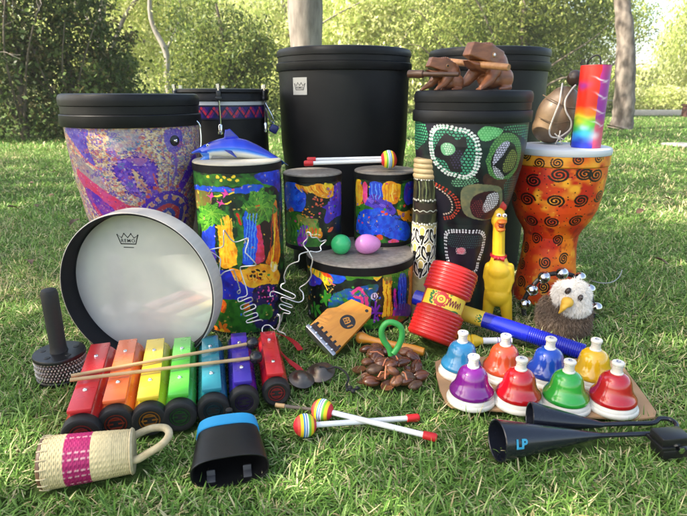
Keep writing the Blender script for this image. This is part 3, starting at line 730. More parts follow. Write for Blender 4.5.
C.ell(295 + 70 / 4.915, 240 + 280 / 4.915, 2.6, 1.8, ORG, .6); C.ell(295 + 72 / 4.915, 240 + 355 / 4.915, 2.6, 2.6, (190, 180, 200)); C.ell(295 + 72 / 4.915, 240 + 355 / 4.915, 1.6, 1.6, BLK)
hand_noise(C)
for x in (440, 450, 460, 470): C.stroke(z3((x, 200), (x + 2, 290), (x, 376)), 1.0, [(250, 196, 60), (190, 80, 20)][x % 20 // 10])
for x in (516, 528, 540): C.stroke(z3((x, 182), (x + 2, 260), (x - 4, 340)), .9, (90, 130, 240))
for k in range(16): C.stroke(z3((440 + k * 8, 140 + 6 * math.sin(k)), (446 + k * 8, 160 + 8 * math.sin(k * 2)), (442 + k * 8, 182)), .8, (110, 170, 56))
for k in range(14): C.stroke(z3((190 + k * 13, 262 + 6 * math.sin(k * 1.7)), (196 + k * 13, 275), (204 + k * 13, 266)), .9, [(40, 120, 100), (30, 84, 170)][k % 2])
for k in range(10): C.stroke(z3((256 + k * 16, 166), (262 + k * 16, 178), (270 + k * 16, 168)), .8, (120, 180, 60))
C.build('shell', M_PAINT, lowp)
FOOT.append(('c', lowp.location.x, 1.38, R))

z2 = Z(275, 160, 4.58)
smallL, R, zt, prof = banded_drum('small rain forest print drum standing at the left on the low drum', 312.5, 171, 29.5, 1.445, LOWZ + .001, M_SKIN, .020)
SMZ = smallL.location.z + zt
C = Canvas(smallL, prof, nt=480, rows=200); C.warp(1.5, 6)
C.base(BLK); C.noise_mix((24, 40, 22), 7, .52, .62, 1)
C.poly(z2((46, 105), (95, 108), (135, 150), (142, 200), (120, 232), (70, 228), (46, 190)), BLU, (20, 96, 215), sc=4)
C.poly(z2((92, 112), (150, 118), (215, 112), (275, 118), (278, 150), (240, 175), (190, 165), (150, 145), (110, 135)), ORG, (245, 180, 50), sc=4)
C.poly(z2((225, 105), (262, 108), (258, 130), (235, 135)), GREEN, YEL)
C.poly(z2((272, 115), (302, 108), (302, 240), (272, 262), (240, 290), (224, 270), (232, 225), (220, 212), (250, 190), (270, 150)), PUR, (60, 50, 190), sc=3)
for i in range(18): C.ell(275 + (170 + 60 * RNG.random()) / 4.58, 160 + (170 + 45 * RNG.random()) / 4.58, .9, .7, (215, 90, 60))
C.ell(275 + 75 / 4.58, 160 + 230 / 4.58, 4, 3, (200, 60, 40), .4, ORG)
C.poly(z2((50, 250), (110, 240), (160, 265), (200, 290), (205, 340), (210, 400), (120, 405), (52, 390)), GREEN, (34, 84, 28), sc=4)
C.poly(z2((105, 250), (150, 268), (195, 270), (190, 300), (205, 325), (165, 320), (140, 300), (110, 285)), OLV, (150, 140, 70), sc=4)
C.poly(z2((105, 330), (130, 300), (155, 310), (160, 340), (135, 390), (108, 395)), PUR, (150, 50, 160))
C.poly(z2((140, 318), (175, 312), (215, 330), (212, 355), (175, 350), (150, 345)), (220, 70, 30), ORG)
C.stroke(z2((150, 335), (205, 345)), 1.0, (250, 220, 160))
for i in range(16): C.ell(275 + (120 + 60 * RNG.random()) / 4.58, 160 + (225 + 40 * RNG.random()) / 4.58, .8, .6, ORG)
C.ell(275 + 255 / 4.58, 160 + 320 / 4.58, 3.4, 2.2, (220, 90, 50), -.5)
C.poly(z2((240, 350), (300, 330), (300, 400), (240, 405)), DKG, BLK)
hand_noise(C)
for k in range(14): C.spiral(C.P(*z2((62 + (k * 37) % 70, 125 + (k * 23) % 95))[0]), 2.0, .8, [(38, 90, 220), (16, 48, 170)][k % 2], 1.2, k)
for k in range(12): C.spiral(C.P(*z2((240 + (k * 29) % 55, 130 + (k * 17) % 120))[0]), 1.7, .8, [(120, 90, 210), (40, 20, 110)][k % 2], 1.2, k)
for k in range(8): C.stroke(z2((110 + k * 18, 122), (118 + k * 18, 138), (128 + k * 18, 150)), 1.0, [(250, 205, 80), (200, 90, 20)][k % 2])
for k in range(10): C.stroke(z2((62 + k * 14, 290 + 8 * math.sin(k)), (70 + k * 14, 320), (66 + k * 14, 350)), .9, (100, 165, 56))
C.build('shell', M_PAINT, smallL)

smallR, R, zt, prof = banded_drum('small rain forest print drum standing at the right on the low drum', 385, 169, 31, 1.49, LOWZ + .001, M_SKIN, .020)
C = Canvas(smallR, prof, nt=480, rows=200); C.warp(1.5, 6)
C.base(BLK); C.noise_mix((30, 60, 26), 7, .5, .62, 1)
C.poly(z2((370, 98), (395, 100), (400, 200), (372, 205)), ORG, YEL); C.poly(z2((404, 105), (418, 108), (425, 160), (412, 200), (400, 160)), (220, 60, 90), PNK)
C.poly(z2((436, 105), (490, 108), (490, 180), (440, 185)), (24, 80, 200), BLU); C.poly(z2((498, 108), (575, 110), (572, 150), (555, 195), (500, 190)), (245, 180, 30), ORG, sc=5)
C.poly(z2((575, 112), (600, 110), (600, 170), (570, 230), (556, 215), (572, 160)), GREEN, DKG); C.poly(z2((600, 108), (645, 105), (645, 170), (600, 205)), BLU, PUR)
C.poly(z2((412, 205), (430, 168), (470, 158), (500, 185), (535, 195), (550, 235), (530, 250), (470, 225), (420, 225)), PUR, (80, 60, 190), sc=3)
C.poly(z2((555, 225), (600, 235), (650, 200), (652, 270), (600, 280), (575, 262)), ORG, (240, 170, 40), sc=4)
for x, y in ((620, 230), (632, 240), (622, 252), (640, 228), (645, 248), (632, 262)): C.ell(275 + x / 4.58, 160 + y / 4.58, 1.8, 1.1, (30, 14, 10), .5)
C.poly(z2((370, 215), (410, 205), (450, 220), (430, 245), (375, 262)), GREEN, (30, 100, 30))
C.poly(z2((372, 290), (388, 240), (430, 225), (480, 222), (520, 240), (550, 268), (600, 285), (620, 315), (612, 360), (560, 368), (490, 345), (420, 345), (375, 330)), BLU, (20, 100, 230), sc=4)
C.poly(z2((375, 345), (420, 350), (480, 352), (545, 372), (640, 365), (640, 405), (500, 410), (375, 405)), GREEN, DKG, sc=4)
C.ell(275 + 545 / 4.58, 160 + 375 / 4.58, 6, 2.6, (215, 60, 60), .1, PNK); C.ell(275 + 480 / 4.58, 160 + 355 / 4.58, 3, 3, (225, 80, 40))
for x, y in ((495, 235), (510, 245), (555, 175), (590, 210), (385, 280), (400, 200)): C.ell(275 + x / 4.58, 160 + y / 4.58, 1.6, 1.3, (225, 70, 50))
hand_noise(C)
for k in range(34): C.spiral(C.P(*z2((392 + (k * 41) % 215, 245 + (k * 29) % 95))[0]), 2.2, .8, [(36, 92, 222), (16, 46, 170), (26, 74, 210)][k % 3], 1.3, k)
for k in range(10): C.spiral(C.P(*z2((425 + (k * 31) % 115, 180 + (k * 13) % 48))[0]), 1.8, .8, [(130, 100, 220), (44, 20, 120)][k % 2], 1.2, k)
for x in (506, 522, 540, 558): C.stroke(z2((x, 112), (x - 2, 150), (x, 185)), 1.0, [(252, 214, 90), (214, 120, 20)][x % 4 // 2])
for x in (378, 388, 446, 462, 478): C.stroke(z2((x, 108), (x + 1, 150), (x, 178)), .9, [(250, 200, 70), (90, 150, 240)][x > 400])
C.build('shell', M_PAINT, smallR)

# ================================================================== frame drum: open side towards the viewer
Y0 = 1.075; lean = R_(0.5); yawd = R_(7); Rf = .1765
base = Vector((xat(139, 1.09, .17), Y0, -0.003))
Mf = frameM(base, (0, math.sin(lean), math.cos(lean)), (math.sin(yawd), math.cos(yawd), 0))
fd = empty('frame_drum', 'large round frame drum with a pale milky head leaning upright', 'drum', M=Mf)
MA = Matrix.Translation((0, 0, Rf)) @ Matrix.Rotation(PI / 2, 4, 'X') @ Matrix.Rotation(0, 4, 'Z')      # local z of the lathe -> -Y (towards viewer)
D = .048; T = .0075
M_HOOP = pm('pale_wood_hoop', (.60, .55, .48), .45, col2=(.53, .48, .41), scale=14, stretch=(1, 1, 8))
M_HOOPIN = pm('dark_hoop_lining', (.010, .011, .014), .6, scale=30, spec=.2)
MB().lathe([(Rf - T * .35, .0022), (Rf - T * .15, .0015), (Rf, -.002), (Rf, -D)], 128, MA).build('hoop', M_HOOP, fd)
MB().lathe([(Rf - T * .36, .0021), (Rf - T * .7, .0018), (Rf - T, -.002), (Rf - T, -D)], 128, MA).build('hoop_lining', M_HOOPIN, fd)
mh = pm('milky_film_head', (.62, .625, .585), .075, col2=(.52, .53, .50), scale=11, detail=9, spec=1.0, rvar=.03, coat=.5)
mh.node_tree.nodes['Principled BSDF'].inputs['Coat Weight'].default_value = 1.0; mh.node_tree.nodes['Principled BSDF'].inputs['Coat IOR'].default_value = 1.65; mh.node_tree.nodes['Principled BSDF'].inputs['Coat Roughness'].default_value = .04
head = MB().lathe([(0, -D + .004), (Rf * .5, -D + .004), (Rf - T - .002, -D + .004)], 128, MA).build('drumhead', mh, fd)
MB().lathe([(Rf - T - .0021, -D + .0045), (Rf - T - .0008, -D + .009), (Rf - T - .0003, -D + .004)], 128, MA).build('head_ring', M_HOOPIN, fd)
lp = at(131, 237.5, Y0 + D + .015); loc = Mf.inverted() @ lp
ml = MB(); crown(ml, 21 * mpp(1.17, .28), Matrix.Translation((loc.x, -0.0 + D - .0046, loc.z)) @ Matrix.Rotation(PI / 2, 4, 'X'))
ml.ribbon([(loc.x - .012, 0), (loc.x + .012, 0)], .0018, Matrix.Translation((0, D - .0046, loc.z - .019)) @ Matrix.Rotation(PI / 2, 4, 'X'))
ml.build('printed_mark', M_INK, fd, smooth=False)
FOOT.append(('s', base.x - Rf * .5, base.y + .05, base.x + Rf * .5, base.y + .05, .05))

# ================================================================== painted bamboo tube between the drums
Y = 1.37; P = at(427.5, 158, Y); R = 13.2 * mpp(Y, P.z); kz = P.z
tube = empty('rain_stick', 'painted bamboo tube with a pale ringed cap standing between the drums', 'rain stick', (P.x, Y, 0), face_cam(P.x, Y))
prof = []
z = kz; prof = [(0, z), (R * .95, z)]
for i in range(4): prof += [(R * 1.02, z - .002), (R * 1.06, z - .006), (R * 1.02, z - .0105), (R * .97, z - .012)]; z -= .0125
MB().lathe(prof + [(R * .97, z)], 40).build('ringed_cap', pm('pale_bamboo', (.56, .42, .22), .5, col2=(.48, .35, .17), scale=60), tube)
C = Canvas(tube, [(R * .97, z - .0003), (R * .98, kz - .2), (R, 0)], nt=260, rows=520)
zk = Z(400, 145, 3.82)
C.base((40, 40, 26)); C.noise_mix((84, 84, 52), 3, .5, .65, 1, asp=5); C.noise_mix((20, 18, 14), 4, .5, .65, 3, asp=3)
C.poly(zk((58, 218), (160, 218), (160, 255), (60, 262)), (62, 48, 38), (48, 40, 30), False)
bb = C.P(428, 225)[1]
low = C.b > bb + .5; C.col[low] = lin((176, 164, 116))
C.noise_mix((150, 140, 92), 5, .5, .7, 6, where=low.astype(float))
for yy in (128, 213, 304):
    b0 = C.P(428, 145 + yy / 3.82)[1]; x = -60
    while x < 60: C.ellq((x, b0 + .6 * math.sin(x)), .95, 1.0, (232, 228, 210)); x += 2.5
b0 = C.P(428, 145 + 254 / 3.82)[1]; C.strokeq([(x, b0 + .8 * math.sin(x * .9)) for x in range(-60, 61)], .8, (205, 205, 185))
for xx in (72, 98, 128, 150):
    C.stroke(zk((xx, 140), (xx + 3, 175), (xx, 205)), 1.2, (120, 130, 86)); C.stroke(zk((xx + 8, 140), (xx + 9, 205)), .8, (20, 20, 14))
for k_ in range(-3, 4):
    for row in range(3):
        a0 = k_ * 15.0 + (row % 2) * 7.5 - 2; b0 = bb + 10 + row * 17
        for sgn in (-1, 1):
            pts = [(a0, b0 + 10), (a0 + sgn * 2, b0 + 2), (a0 + sgn * 6, b0 - 5), (a0 + sgn * 6.5, b0 + 3), (a0 + sgn * 3, b0 + 8)]
            q = [(v.x, v.y) for v in cat_rom([Vector(p) for p in pts], 5)]
            C.strokeq(q, 3.4, (238, 234, 220)); C.strokeq(q, 1.9, (16, 14, 12))
        C.ellq((a0, b0 - 3), 3.6, 5.4, (238, 234, 220)); C.ellq((a0, b0 - 3), 2.5, 4.2, (206, 180, 104)); C.ellq((a0, b0 + 2.5), 2.8, 2.2, (16, 14, 12))
C.build('shaft', M_PAINT, tube)
FOOT.append(('c', P.x, Y, R))
# ================================================================== mallets with striped balls
def stripe_ball(root, r, c, axis, name='ball'):
    cols = [(214, 40, 52), (245, 205, 40), (120, 190, 60), (225, 235, 235), (30, 70, 160), (225, 235, 235), (30, 130, 190), (245, 205, 40), (225, 80, 60), (214, 40, 52)]
    n, m = 72, 49; ph = np.linspace(0, PI, n); th = np.linspace(0, 2 * PI, m - 1, endpoint=False)
    Pp, Tt = np.meshgrid(ph, th, indexing='ij')
    V = np.stack([np.sin(Pp) * np.cos(Tt), np.sin(Pp) * np.sin(Tt), np.cos(Pp)], -1).reshape(-1, 3) * r
    edges = np.array([.0, .26, .36, .43, .465, .50, .535, .565, .66, .76, 1.01]); t = (1 - np.cos(Pp)).ravel() / 2
    t = np.arccos(np.clip(1 - 2 * t, -1, 1)) / PI
    i = np.clip(np.searchsorted(edges, t, side='right') - 1, 0, 9); col = np.array([lin(k) for k in cols])[i]
    a = np.arange(n - 1)[:, None] * (m - 1); b = np.arange(m - 1)[None, :]; bn = (b + 1) % (m - 1)
    Q = np.stack([a + b, a + m - 1 + b, a + m - 1 + bn, a + bn], -1).reshape(-1, 4)
    me = fast_mesh(name, V, Q, col); return link_mesh(name, me, M_BALL, root, frameM(c, axis))
M_BALL = attr_mat('striped_foam', .55, bump=.1, bscale=900)
def striped_mallet(label, p_ball, p_tip, rb, rs, group=None):
    p_ball, p_tip = Vector(p_ball), Vector(p_tip); d = (p_tip - p_ball).normalized()
    root = empty('mallet', label, 'mallet', p_ball, group=group)
    L = (p_tip - p_ball).length
    MB().tube([d * rb * .7, d * (L - .02)], rs, 14).build('stick', M_WHITEPL, root)
    MB().tube([d * (L - .024), d * (L - .0235), d * (L - .003), d * L], [rs * 1.05, rs * 1.4, rs * 1.5, rs * 1.1], 14).build('tip_cap', M_REDPL, root)
    stripe_ball(root, rb, (0, 0, 0), d)
    return root
striped_mallet('striped ball mallet lying in front across the two small drums', (at(389, 160.5, 1.425) + Vector((0, 0, .0))), at(304, 163.5, 1.40), .0215, .0052, 'striped ball mallets')
striped_mallet('striped ball mallet lying at the back across the two small drums', at(388.5, 158, 1.475), at(307, 160, 1.46), .0215, .0052, 'striped ball mallets')
b1, t1 = onz(305, 425.5, .026), onz(419, 417.5, .012)
b2, t2 = onz(322.5, 411.5, .026), onz(437, 438, .020)
striped_mallet('striped ball mallet on the grass lying under the other one', b1, t1, .0205, .0050, 'striped ball mallets')
striped_mallet('striped ball mallet on the grass crossing over the other stick', b2 + Vector((0, 0, .003)), t2, .0205, .0050, 'striped ball mallets')
for a, b in ((b1, t1), (b2, t2)): FOOT.append(('s', a.x, a.y, b.x, b.y, .008))
FOOT.append(('c', b1.x, b1.y, .018)); FOOT.append(('c', b2.x, b2.y, .018))

# ================================================================== egg shakers
def egg(label, c, rx, rz, col, rot):
    root = tag(None or MB().ell((0, 0, 0), (rx, rz, rz), sub=4).warp(lambda v: Vector((v.x, v.y * (1 - .12 * v.x / rx), v.z * (1 - .12 * v.x / rx)))).build('egg_shaker', pm('egg_' + label.split()[0], col, .30, scale=40, bump=.03, bscale=300), None), label, 'egg shaker', 'egg shakers')
    root.location = c; root.rotation_euler = (0, 0, rot); return root
pe = at(341.5, 242.5, 1.34); egg('mint green egg shaker on the low drum', (pe.x, 1.345, LOWZ + .0262), .0275, .0262, (.03, .50, .17), 1.1)
pe = at(368, 243, 1.34); egg('pink egg shaker on the low drum', (pe.x, 1.345, LOWZ + .0262), .0345, .0262, (.74, .27, .60), .1)

# ================================================================== desk bells on cardboard
M_CARD = pm('brown_cardboard', (.42, .25, .13), .85, col2=(.36, .21, .105), scale=25, bump=.1)
card = [(435, 362), (436.5, 376), (440, 390), (446, 403), (452, 407), (520, 412), (580, 416.5), (640, 419), (655, 417), (656.5, 412), (646, 397), (629, 374), (619, 361), (560, 358), (490, 357), (448, 356)]
cp = [onz(x, y, .016) for x, y in card]
cc = sum(cp, Vector()) / len(cp)
o = MB().prism([(p.x - cc.x, p.y - cc.y) for p in cp], 0, .005, .0012).build('cardboard_sheet', M_CARD)
o.location = (cc.x, cc.y, .012); tag(o, 'brown cardboard sheet lying under the eight desk bells', 'cardboard')
FOOT.append(('p', [(p.x, p.y) for p in cp]))
CZ = .0172
def bell_mat(name, c): return pm('bell_' + name, c, .16, coat=.8, scale=30, rvar=.04)
bell_root = None
def make_bell(label, px, py, col, cname, s=1.0, yaw=0):
    global bell_root
    p = onz(px, py, CZ + .006)
    M = Matrix.Translation((p.x, p.y, CZ)) @ Matrix.Rotation(yaw, 4, 'Z') @ Matrix.Diagonal((s, s, s, 1))
    mt = bell_mat(cname, col)
    if bell_root is None:
        bell_root = r = empty('desk_bell', label, 'desk bell', M=M, group='desk bells on the cardboard')
        MB().lathe([(0, 0), (.045, 0), (.0465, .002), (.0465, .0055), (.0452, .0085), (.0435, .0095), (.0425, .0150), (.0405, .0170), (.02, .0175), (0, .0175)], 72).build('base', M_CREAMPL, r)
        MB().lathe([(.0385, .0168), (.0410, .0180), (.0422, .0208), (.0418, .0245), (.0398, .0285), (.0365, .0325), (.0332, .0375), (.0308, .0440), (.0292, .0515), (.0275, .0580), (.0245, .0640), (.0195, .0688), (.0138, .0714), (.0095, .0724)], 72).build('dome', mt, r)
        b = MB().lathe([(.0112, .0708), (.0112, .0740), (.0096, .0750), (.0088, .0845), (.0094, .0855), (0, .0855)], 36).build('button_post', M_CREAMPL, r)
        k = MB().lathe([(.0072, .0856), (.0072, .0880), (.0100, .0888), (.0112, .0902), (.0112, .0935), (.0100, .0950), (0, .0952)], 36).build('button', M_CREAMPL, r)
        mk = MB(); text_mb(mk, 'C', .010, Matrix.Translation((0, 0, .0955)), bold=.0004); mk.build('note_mark', pm('blue_print', (.05, .09, .28), .5), k, smooth=False)
        return r
    r = bell_root.copy(); COL.objects.link(r); r.matrix_basis = M; r['label'] = label
    for ch in list(bell_root.children):
        c = ch.copy(); COL.objects.link(c); c.parent = r
        if ch.name.startswith('dome'):
            c.data = ch.data.copy(); c.data.materials[0] = mt
        for g in ch.children:
            d = g.copy(); COL.objects.link(d); d.parent = c
    return r
make_bell('purple desk bell at the front left of the cardboard', 470.8, 397, (.16, .006, .19), 'purple', 1.0)
make_bell('red desk bell in the front row between purple and green', 517.5, 400, (.46, .004, .008), 'red', 1.0, .2)
make_bell('bright green desk bell in the front row', 564.5, 402.5, (.012, .32, .035), 'green', 1.0, -.2)
make_bell('red desk bell at the front right end by the cardboard point', 611.5, 404, (.44, .006, .012), 'red2', 1.0, .4)
make_bell('sky blue desk bell at the back left of the cardboard', 460.5, 370, (.015, .24, .47), 'skyblue', 1.0, .1)
make_bell('coral orange desk bell in the back row', 502.5, 373.5, (.66, .085, .025), 'coral', 1.0, -.1)
make_bell('deep blue desk bell in the back row', 546.5, 377, (.004, .055, .38), 'blue', 1.0, .3)
make_bell('golden yellow desk bell at the back right of the cardboard', 591, 378.5, (.72, .42, .012), 'yellow', 1.0, 0)

# ================================================================== resonator chime bars, one note each
def chime_bar(label, cname, col, rimcol, pf, pb, R):
    zt = 2 * R + .010
    f = onz(pf[0], pf[1], zt); b = onz(pb[0], pb[1], zt)
    d = (b - f); Lp = d.length; d.normalize()
    root = empty('chime_bar', label, 'chime bar', M=frameY((f.x, f.y, .006), d), group='coloured chime bars')
    mt = pm('chime_' + cname, col, .24, coat=.4, scale=30); mp = pm('plate_' + cname, tuple(min(1, c * 1.12 + .012) for c in col), .30, coat=.3, scale=30)
    AX = Matrix.Translation((0, 0, R)) @ Matrix.Rotation(-PI / 2, 4, 'X')          # lathe z -> +y (towards the far end)
    MB().lathe([(R * .955, .0), (R * .96, Lp + .01), (R * .9, Lp + .012), (0, Lp + .012)], 48, AX).build('resonator_tube', mt, root)
    cap = MB().lathe([(0, -.010), (R * .60, -.010), (R * .62, -.013), (R * .84, -.0145), (R * .96, -.013), (R * 1.0, -.009), (R * 1.0, .006), (R * .96, .008)], 48, AX).build('end_cap', M_BLACKRUB, root)
    g = MB()
    for i in range(6):
        a = i * PI / 3; g.box(R * .34, R * .07, .0016, (R * .30 * math.cos(a), R * .30 * math.sin(a), 0), M=AX @ Matrix.Translation((0, 0, -.0108)) @ Matrix.Rotation(0, 4, 'Z'))
    for rr in (R * .36, R * .54): g.lathe([(rr, -.0104), (rr, -.0118), (rr + R * .05, -.0118), (rr + R * .05, -.0104)], 32, AX)
    g.build('cap_grille', pm('grille_' + cname, tuple(c * (.75 if cname in ('red', 'orange', 'yellow', 'crimson') else .3) for c in rimcol), .5), cap)
    w = R * 1.02
    MB().box(w, Lp - .02, .010, (0, Lp / 2 - .004, R * 1.96), .002, seg=2).build('mount_strip', mt, root)
    pl = MB().box(w * 1.18, Lp - .004, .0065, (0, Lp / 2, 2 * R + .006), .0012).build('tone_plate', mp, root)
    for yy in (Lp * .25, Lp * .76):
        Ms = Matrix.Translation((0, yy, 2 * R + .009))
        s = MB().lathe([(.0042, -.001), (.0042, .0012), (.0034, .0028), (.0015, .0035), (0, .0036)], 20, Ms).box(.0052, .0008, .0006, (0, 0, .0036), M=Ms @ Matrix.Rotation(yy * 40, 4, 'Z')).build('screw', M_CHROME, pl)
    FOOT.append(('s', f.x, f.y, b.x, b.y, R * 1.0))
    return f, b
CB = [('red chime bar at the left end beside the cabasa', 'red', (.55, .018, .022), (.30, .02, .02), (79, 413), (101, 345), .0318),
      ('orange chime bar between the red and the yellow one', 'orange', (.72, .13, .03), (.30, .03, .01), (114, 403), (128.5, 341), .0310),
      ('yellow chime bar between the orange and the green one', 'yellow', (.74, .53, .03), (.35, .13, .01), (148, 400), (156, 340.5), .0303),
      ('bright green chime bar in the middle of the row', 'green', (.07, .46, .04), (.03, .20, .03), (178.5, 397), (183, 339), .0295),
      ('teal chime bar between the green and the indigo one', 'teal', (.008, .19, .24), (.01, .08, .10), (212, 391.5), (210, 337.5), .0288),
      ('indigo chime bar under the black mallet heads', 'indigo', (.030, .012, .27), (.05, .01, .13), (243, 384), (238.5, 334.5), .0282),
      ('small red chime bar at the right end with red straps', 'crimson', (.52, .012, .016), (.30, .02, .02), (275.5, 376), (267.5, 333), .0272)]
cbz = [chime_bar(*a) for a in CB]

# ---- wooden mallets with black balls lying across the bars
M_STICK = pm('pale_dowel', (.50, .34, .17), .5, col2=(.42, .27, .12), scale=30, stretch=(1, 1, 1))
M_BALLB = pm('black_rubber_ball', (.012, .012, .014), .22, scale=40)
for lab, pb_, pt_, zb, zt in (('wooden beater with a black ball lying across the chime bars at the back', (252.5, 343), (71, 376), .072, .084), ('wooden beater with a black ball lying across the chime bars at the front', (256, 357.5), (70, 380), .070, .088)):
    b = onz(pb_[0], pb_[1], zb + .006); t = onz(pt_[0], pt_[1], zt)
    root = empty('beater', lab, 'beater', b, group='black ball beaters')
    MB().tube([(0, 0, 0), t - b], .0036, 12).build('stick', M_STICK, root)
    MB().ell((0, 0, 0), .0135, sub=4).build('ball', M_BALLB, root)

# ================================================================== cabasa
yb = 1.015; px_ = xat(61.5, yb, .03)
cab = empty('cabasa', 'black cabasa with upright handle and beaded ring beside the frame drum', 'cabasa', (px_, yb, .004), .2)
Rc = .0500
MB().lathe([(0, 0), (Rc * .96, 0), (Rc, .003), (Rc, .007), (Rc * .95, .009)], 64).lathe([(Rc * .92, .009), (Rc * .92, .052)], 64).lathe([(Rc * .95, .050), (Rc * 1.02, .052), (Rc * 1.03, .056), (Rc * 1.0, .0595), (Rc * .5, .0605), (0, .0605)], 64).build('drum_body', M_BLACKPL, cab)
holes = MB()
for i in range(5):
    a = i * 2 * PI / 5 + .5; holes.lathe([(0, .0008), (.0052, .0008), (.0062, 0)], 16, Matrix.Translation((Rc * .66 * math.cos(a), Rc * .66 * math.sin(a), .0604)))
holes.build('dark_hole', M_INK, cab)
bd = MB(); bm0 = MB()
nb = 46
for row in range(7):
    for i in range(nb):
        a = (i + .5 * (row % 2)) * 2 * PI / nb
        bd.add([(x, y, z) for x, y, z in [(0, 0, 1), (1, 0, 0), (0, 1, 0), (-1, 0, 0), (0, -1, 0), (0, 0, -1)]], [(0, 1, 2), (0, 2, 3), (0, 3, 4), (0, 4, 1), (5, 2, 1), (5, 3, 2), (5, 4, 3), (5, 1, 4)],
               Matrix.Translation((Rc * .955 * math.cos(a), Rc * .955 * math.sin(a), .0135 + row * .0060)) @ Matrix.Rotation(a, 4, 'Z') @ Matrix.Rotation(.55 if row % 2 else -.55, 4, 'X') @ Matrix.Diagonal((.0036, .0026, .0036, 1)))
bd.build('bead_chain', pm('cream_beads', (.62, .54, .47), .3, .25, scale=60), cab, ang=80)
MB().lathe([(.018, .0600), (.0165, .066), (.0158, .075), (.0165, .16), (.0163, .190), (.0140, .1975), (.008, .200), (0, .2005)], 40).build('handle', M_BLACKRUB, cab)
FOOT.append(('c', px_, yb, Rc * .98))

# ================================================================== woven basket shaker (caxixi)
A = onz(46, 464, .040); B = onz(132.5, 452, .036)
ax = (B - A); Lc = ax.length
cx = empty('basket_shaker', 'small woven basket shaker with a magenta band and loop handle', 'basket shaker', M=frameY((A.x, A.y, .042), ax))
M_WEAVE = attr_mat('woven_cane', .6)
def weave(parent):
    n, rows = 96, 132; V = []; colr = []
    th = np.linspace(0, 2 * PI, n, endpoint=False); t = np.linspace(0, 1, rows)
    Tt, Th = np.meshgrid(t, th, indexing='ij')
    nw = 22; ns = 26
    over = np.sign(np.sin(Th * ns / 2 + np.floor(Tt * 44) * PI)); 
    rad = .0385 - .0060 * Tt + .0005 * np.sin(Tt * 3) + .0007 * np.abs(np.sin(Tt * 44 * PI)) + .0009 * np.abs(np.sin(Th * ns / 2)) + .0004 * np.sin(Th * ns + np.floor(Tt * 44) * PI)
    VV = np.stack([rad * np.cos(Th), Tt * Lc, rad * np.sin(Th)], -1).reshape(-1, 3)
    c = np.ones((rows, n, 3)) * lin((216, 196, 146)); vn = fbm(Th * 6, Tt * 60, 4)[..., None]; c = c * (.78 + .45 * vn)
    mag = (Tt > .245) & (Tt < .545); c[mag] = (lin((170, 22, 92)) * (.7 + .5 * vn))[mag]
    stake = (np.abs(((Th * ns / (2 * PI)) % 1) - .5) < .07) & mag & (np.sin(Tt * 44 * PI * .6) > -.35); c[stake] = lin((222, 170, 170))
    groove = np.abs(np.sin(Tt * 44 * PI)) < .22; c[groove] = c[groove] * .72
    a = np.arange(rows - 1)[:, None] * n; b = np.arange(n)[None, :]; bn = (b + 1) % n
    Q = np.stack([a + b, a + bn, a + n + bn, a + n + b], -1).reshape(-1, 4)
    return link_mesh('woven_body', fast_mesh('woven_body', VV, Q, c.reshape(-1, 3)), M_WEAVE, parent)
weave(cx)
AY = Matrix.Rotation(-PI / 2, 4, 'X')
M_CANE = pm('cane', (.58, .49, .30), .6, col2=(.48, .39, .22), scale=120, bump=.2)
MB().lathe([(0, -.006), (.032, -.007), (.0385, -.004), (.040, .000), (.0375, .003)], 48, AY).build('gourd_base', pm('gourd_disc', (.085, .038, .022), .5, col2=(.12, .06, .03), scale=40), cx)
bn_ = MB()
for i in range(18):
    a = i * 2 * PI / 18; bn_.tube([(.0388 * math.cos(a), -.005, .0388 * math.sin(a)), (.0402 * math.cos(a), .004, .0402 * math.sin(a)), (.0388 * math.cos(a), .009, .0388 * math.sin(a))], .0013, 6)
bn_.build('edge_binding', M_CANE, cx)
MB().lathe([(.0345, Lc - .002), (.0365, Lc), (.0345, Lc + .003), (.02, Lc + .004), (0, Lc + .004)], 40, AY).build('woven_top', M_CANE, cx)
hp = cat_rom([(-.026, Lc - .006, .006), (-.029, Lc + .010, .012), (-.029, Lc + .030, .018), (-.018, Lc + .051, .022), (.003, Lc + .057, .022), (.020, Lc + .046, .018), (.027, Lc + .024, .010), (.026, Lc + .010, .002), (.024, Lc - .006, 0)], 9)
hw_ = MB(); hw_.tube(hp, .0050, 10)
for i in range(0, len(hp) - 1):
    for s in (0, .5):
        p = hp[i].lerp(hp[i + 1], s); t = (hp[i + 1] - hp[i]).normalized()
        hw_.lathe([(.0048, -.0018), (.0062, 0), (.0048, .0018)], 10, frameM(p, t + Vector((.25, 0, .2)) * .6))
hw_.build('loop_handle', M_CANE, cx)
FOOT.append(('s', A.x, A.y - .005, B.x, B.y - .005, .034))

# ================================================================== cowbell
A = onz(230.5, 468, .034); B = onz(228, 426, .037)
cb = empty('cowbell', 'black oval cowbell with a sky blue band lying mouth forward', 'cowbell', M=frameY((A.x, A.y - .002, .031), (B.x - A.x, B.y - A.y, .006)))
def oval(y, w, h, e=2.8, n=48, zc=0):
    r = []
    for i in range(n):
        a = 2 * PI * i / n; c, s = math.cos(a), math.sin(a)
        r.append((w * math.copysign(abs(c) ** (2 / e), c), y, zc + h * math.copysign(abs(s) ** (2 / e), s)))
    return r
Lb = .114
outer = [oval(0, .0595, .0275), oval(.004, .0587, .0268), oval(.05, .0545, .0252), oval(Lb * .76, .0495, .0225)]
inner = [oval(Lb * .8, .046, .0205), oval(.05, .0525, .0235), oval(.002, .0568, .0253)]
mbc = MB().loft(inner + [oval(-.0006, .0572, .0257), oval(-.001, .0592, .0273)] + outer, True, False)
mbc.build('bell_body', pm('black_enamel', (.006, .006, .0065), .36, scale=30, bump=.05, bscale=400), cb)
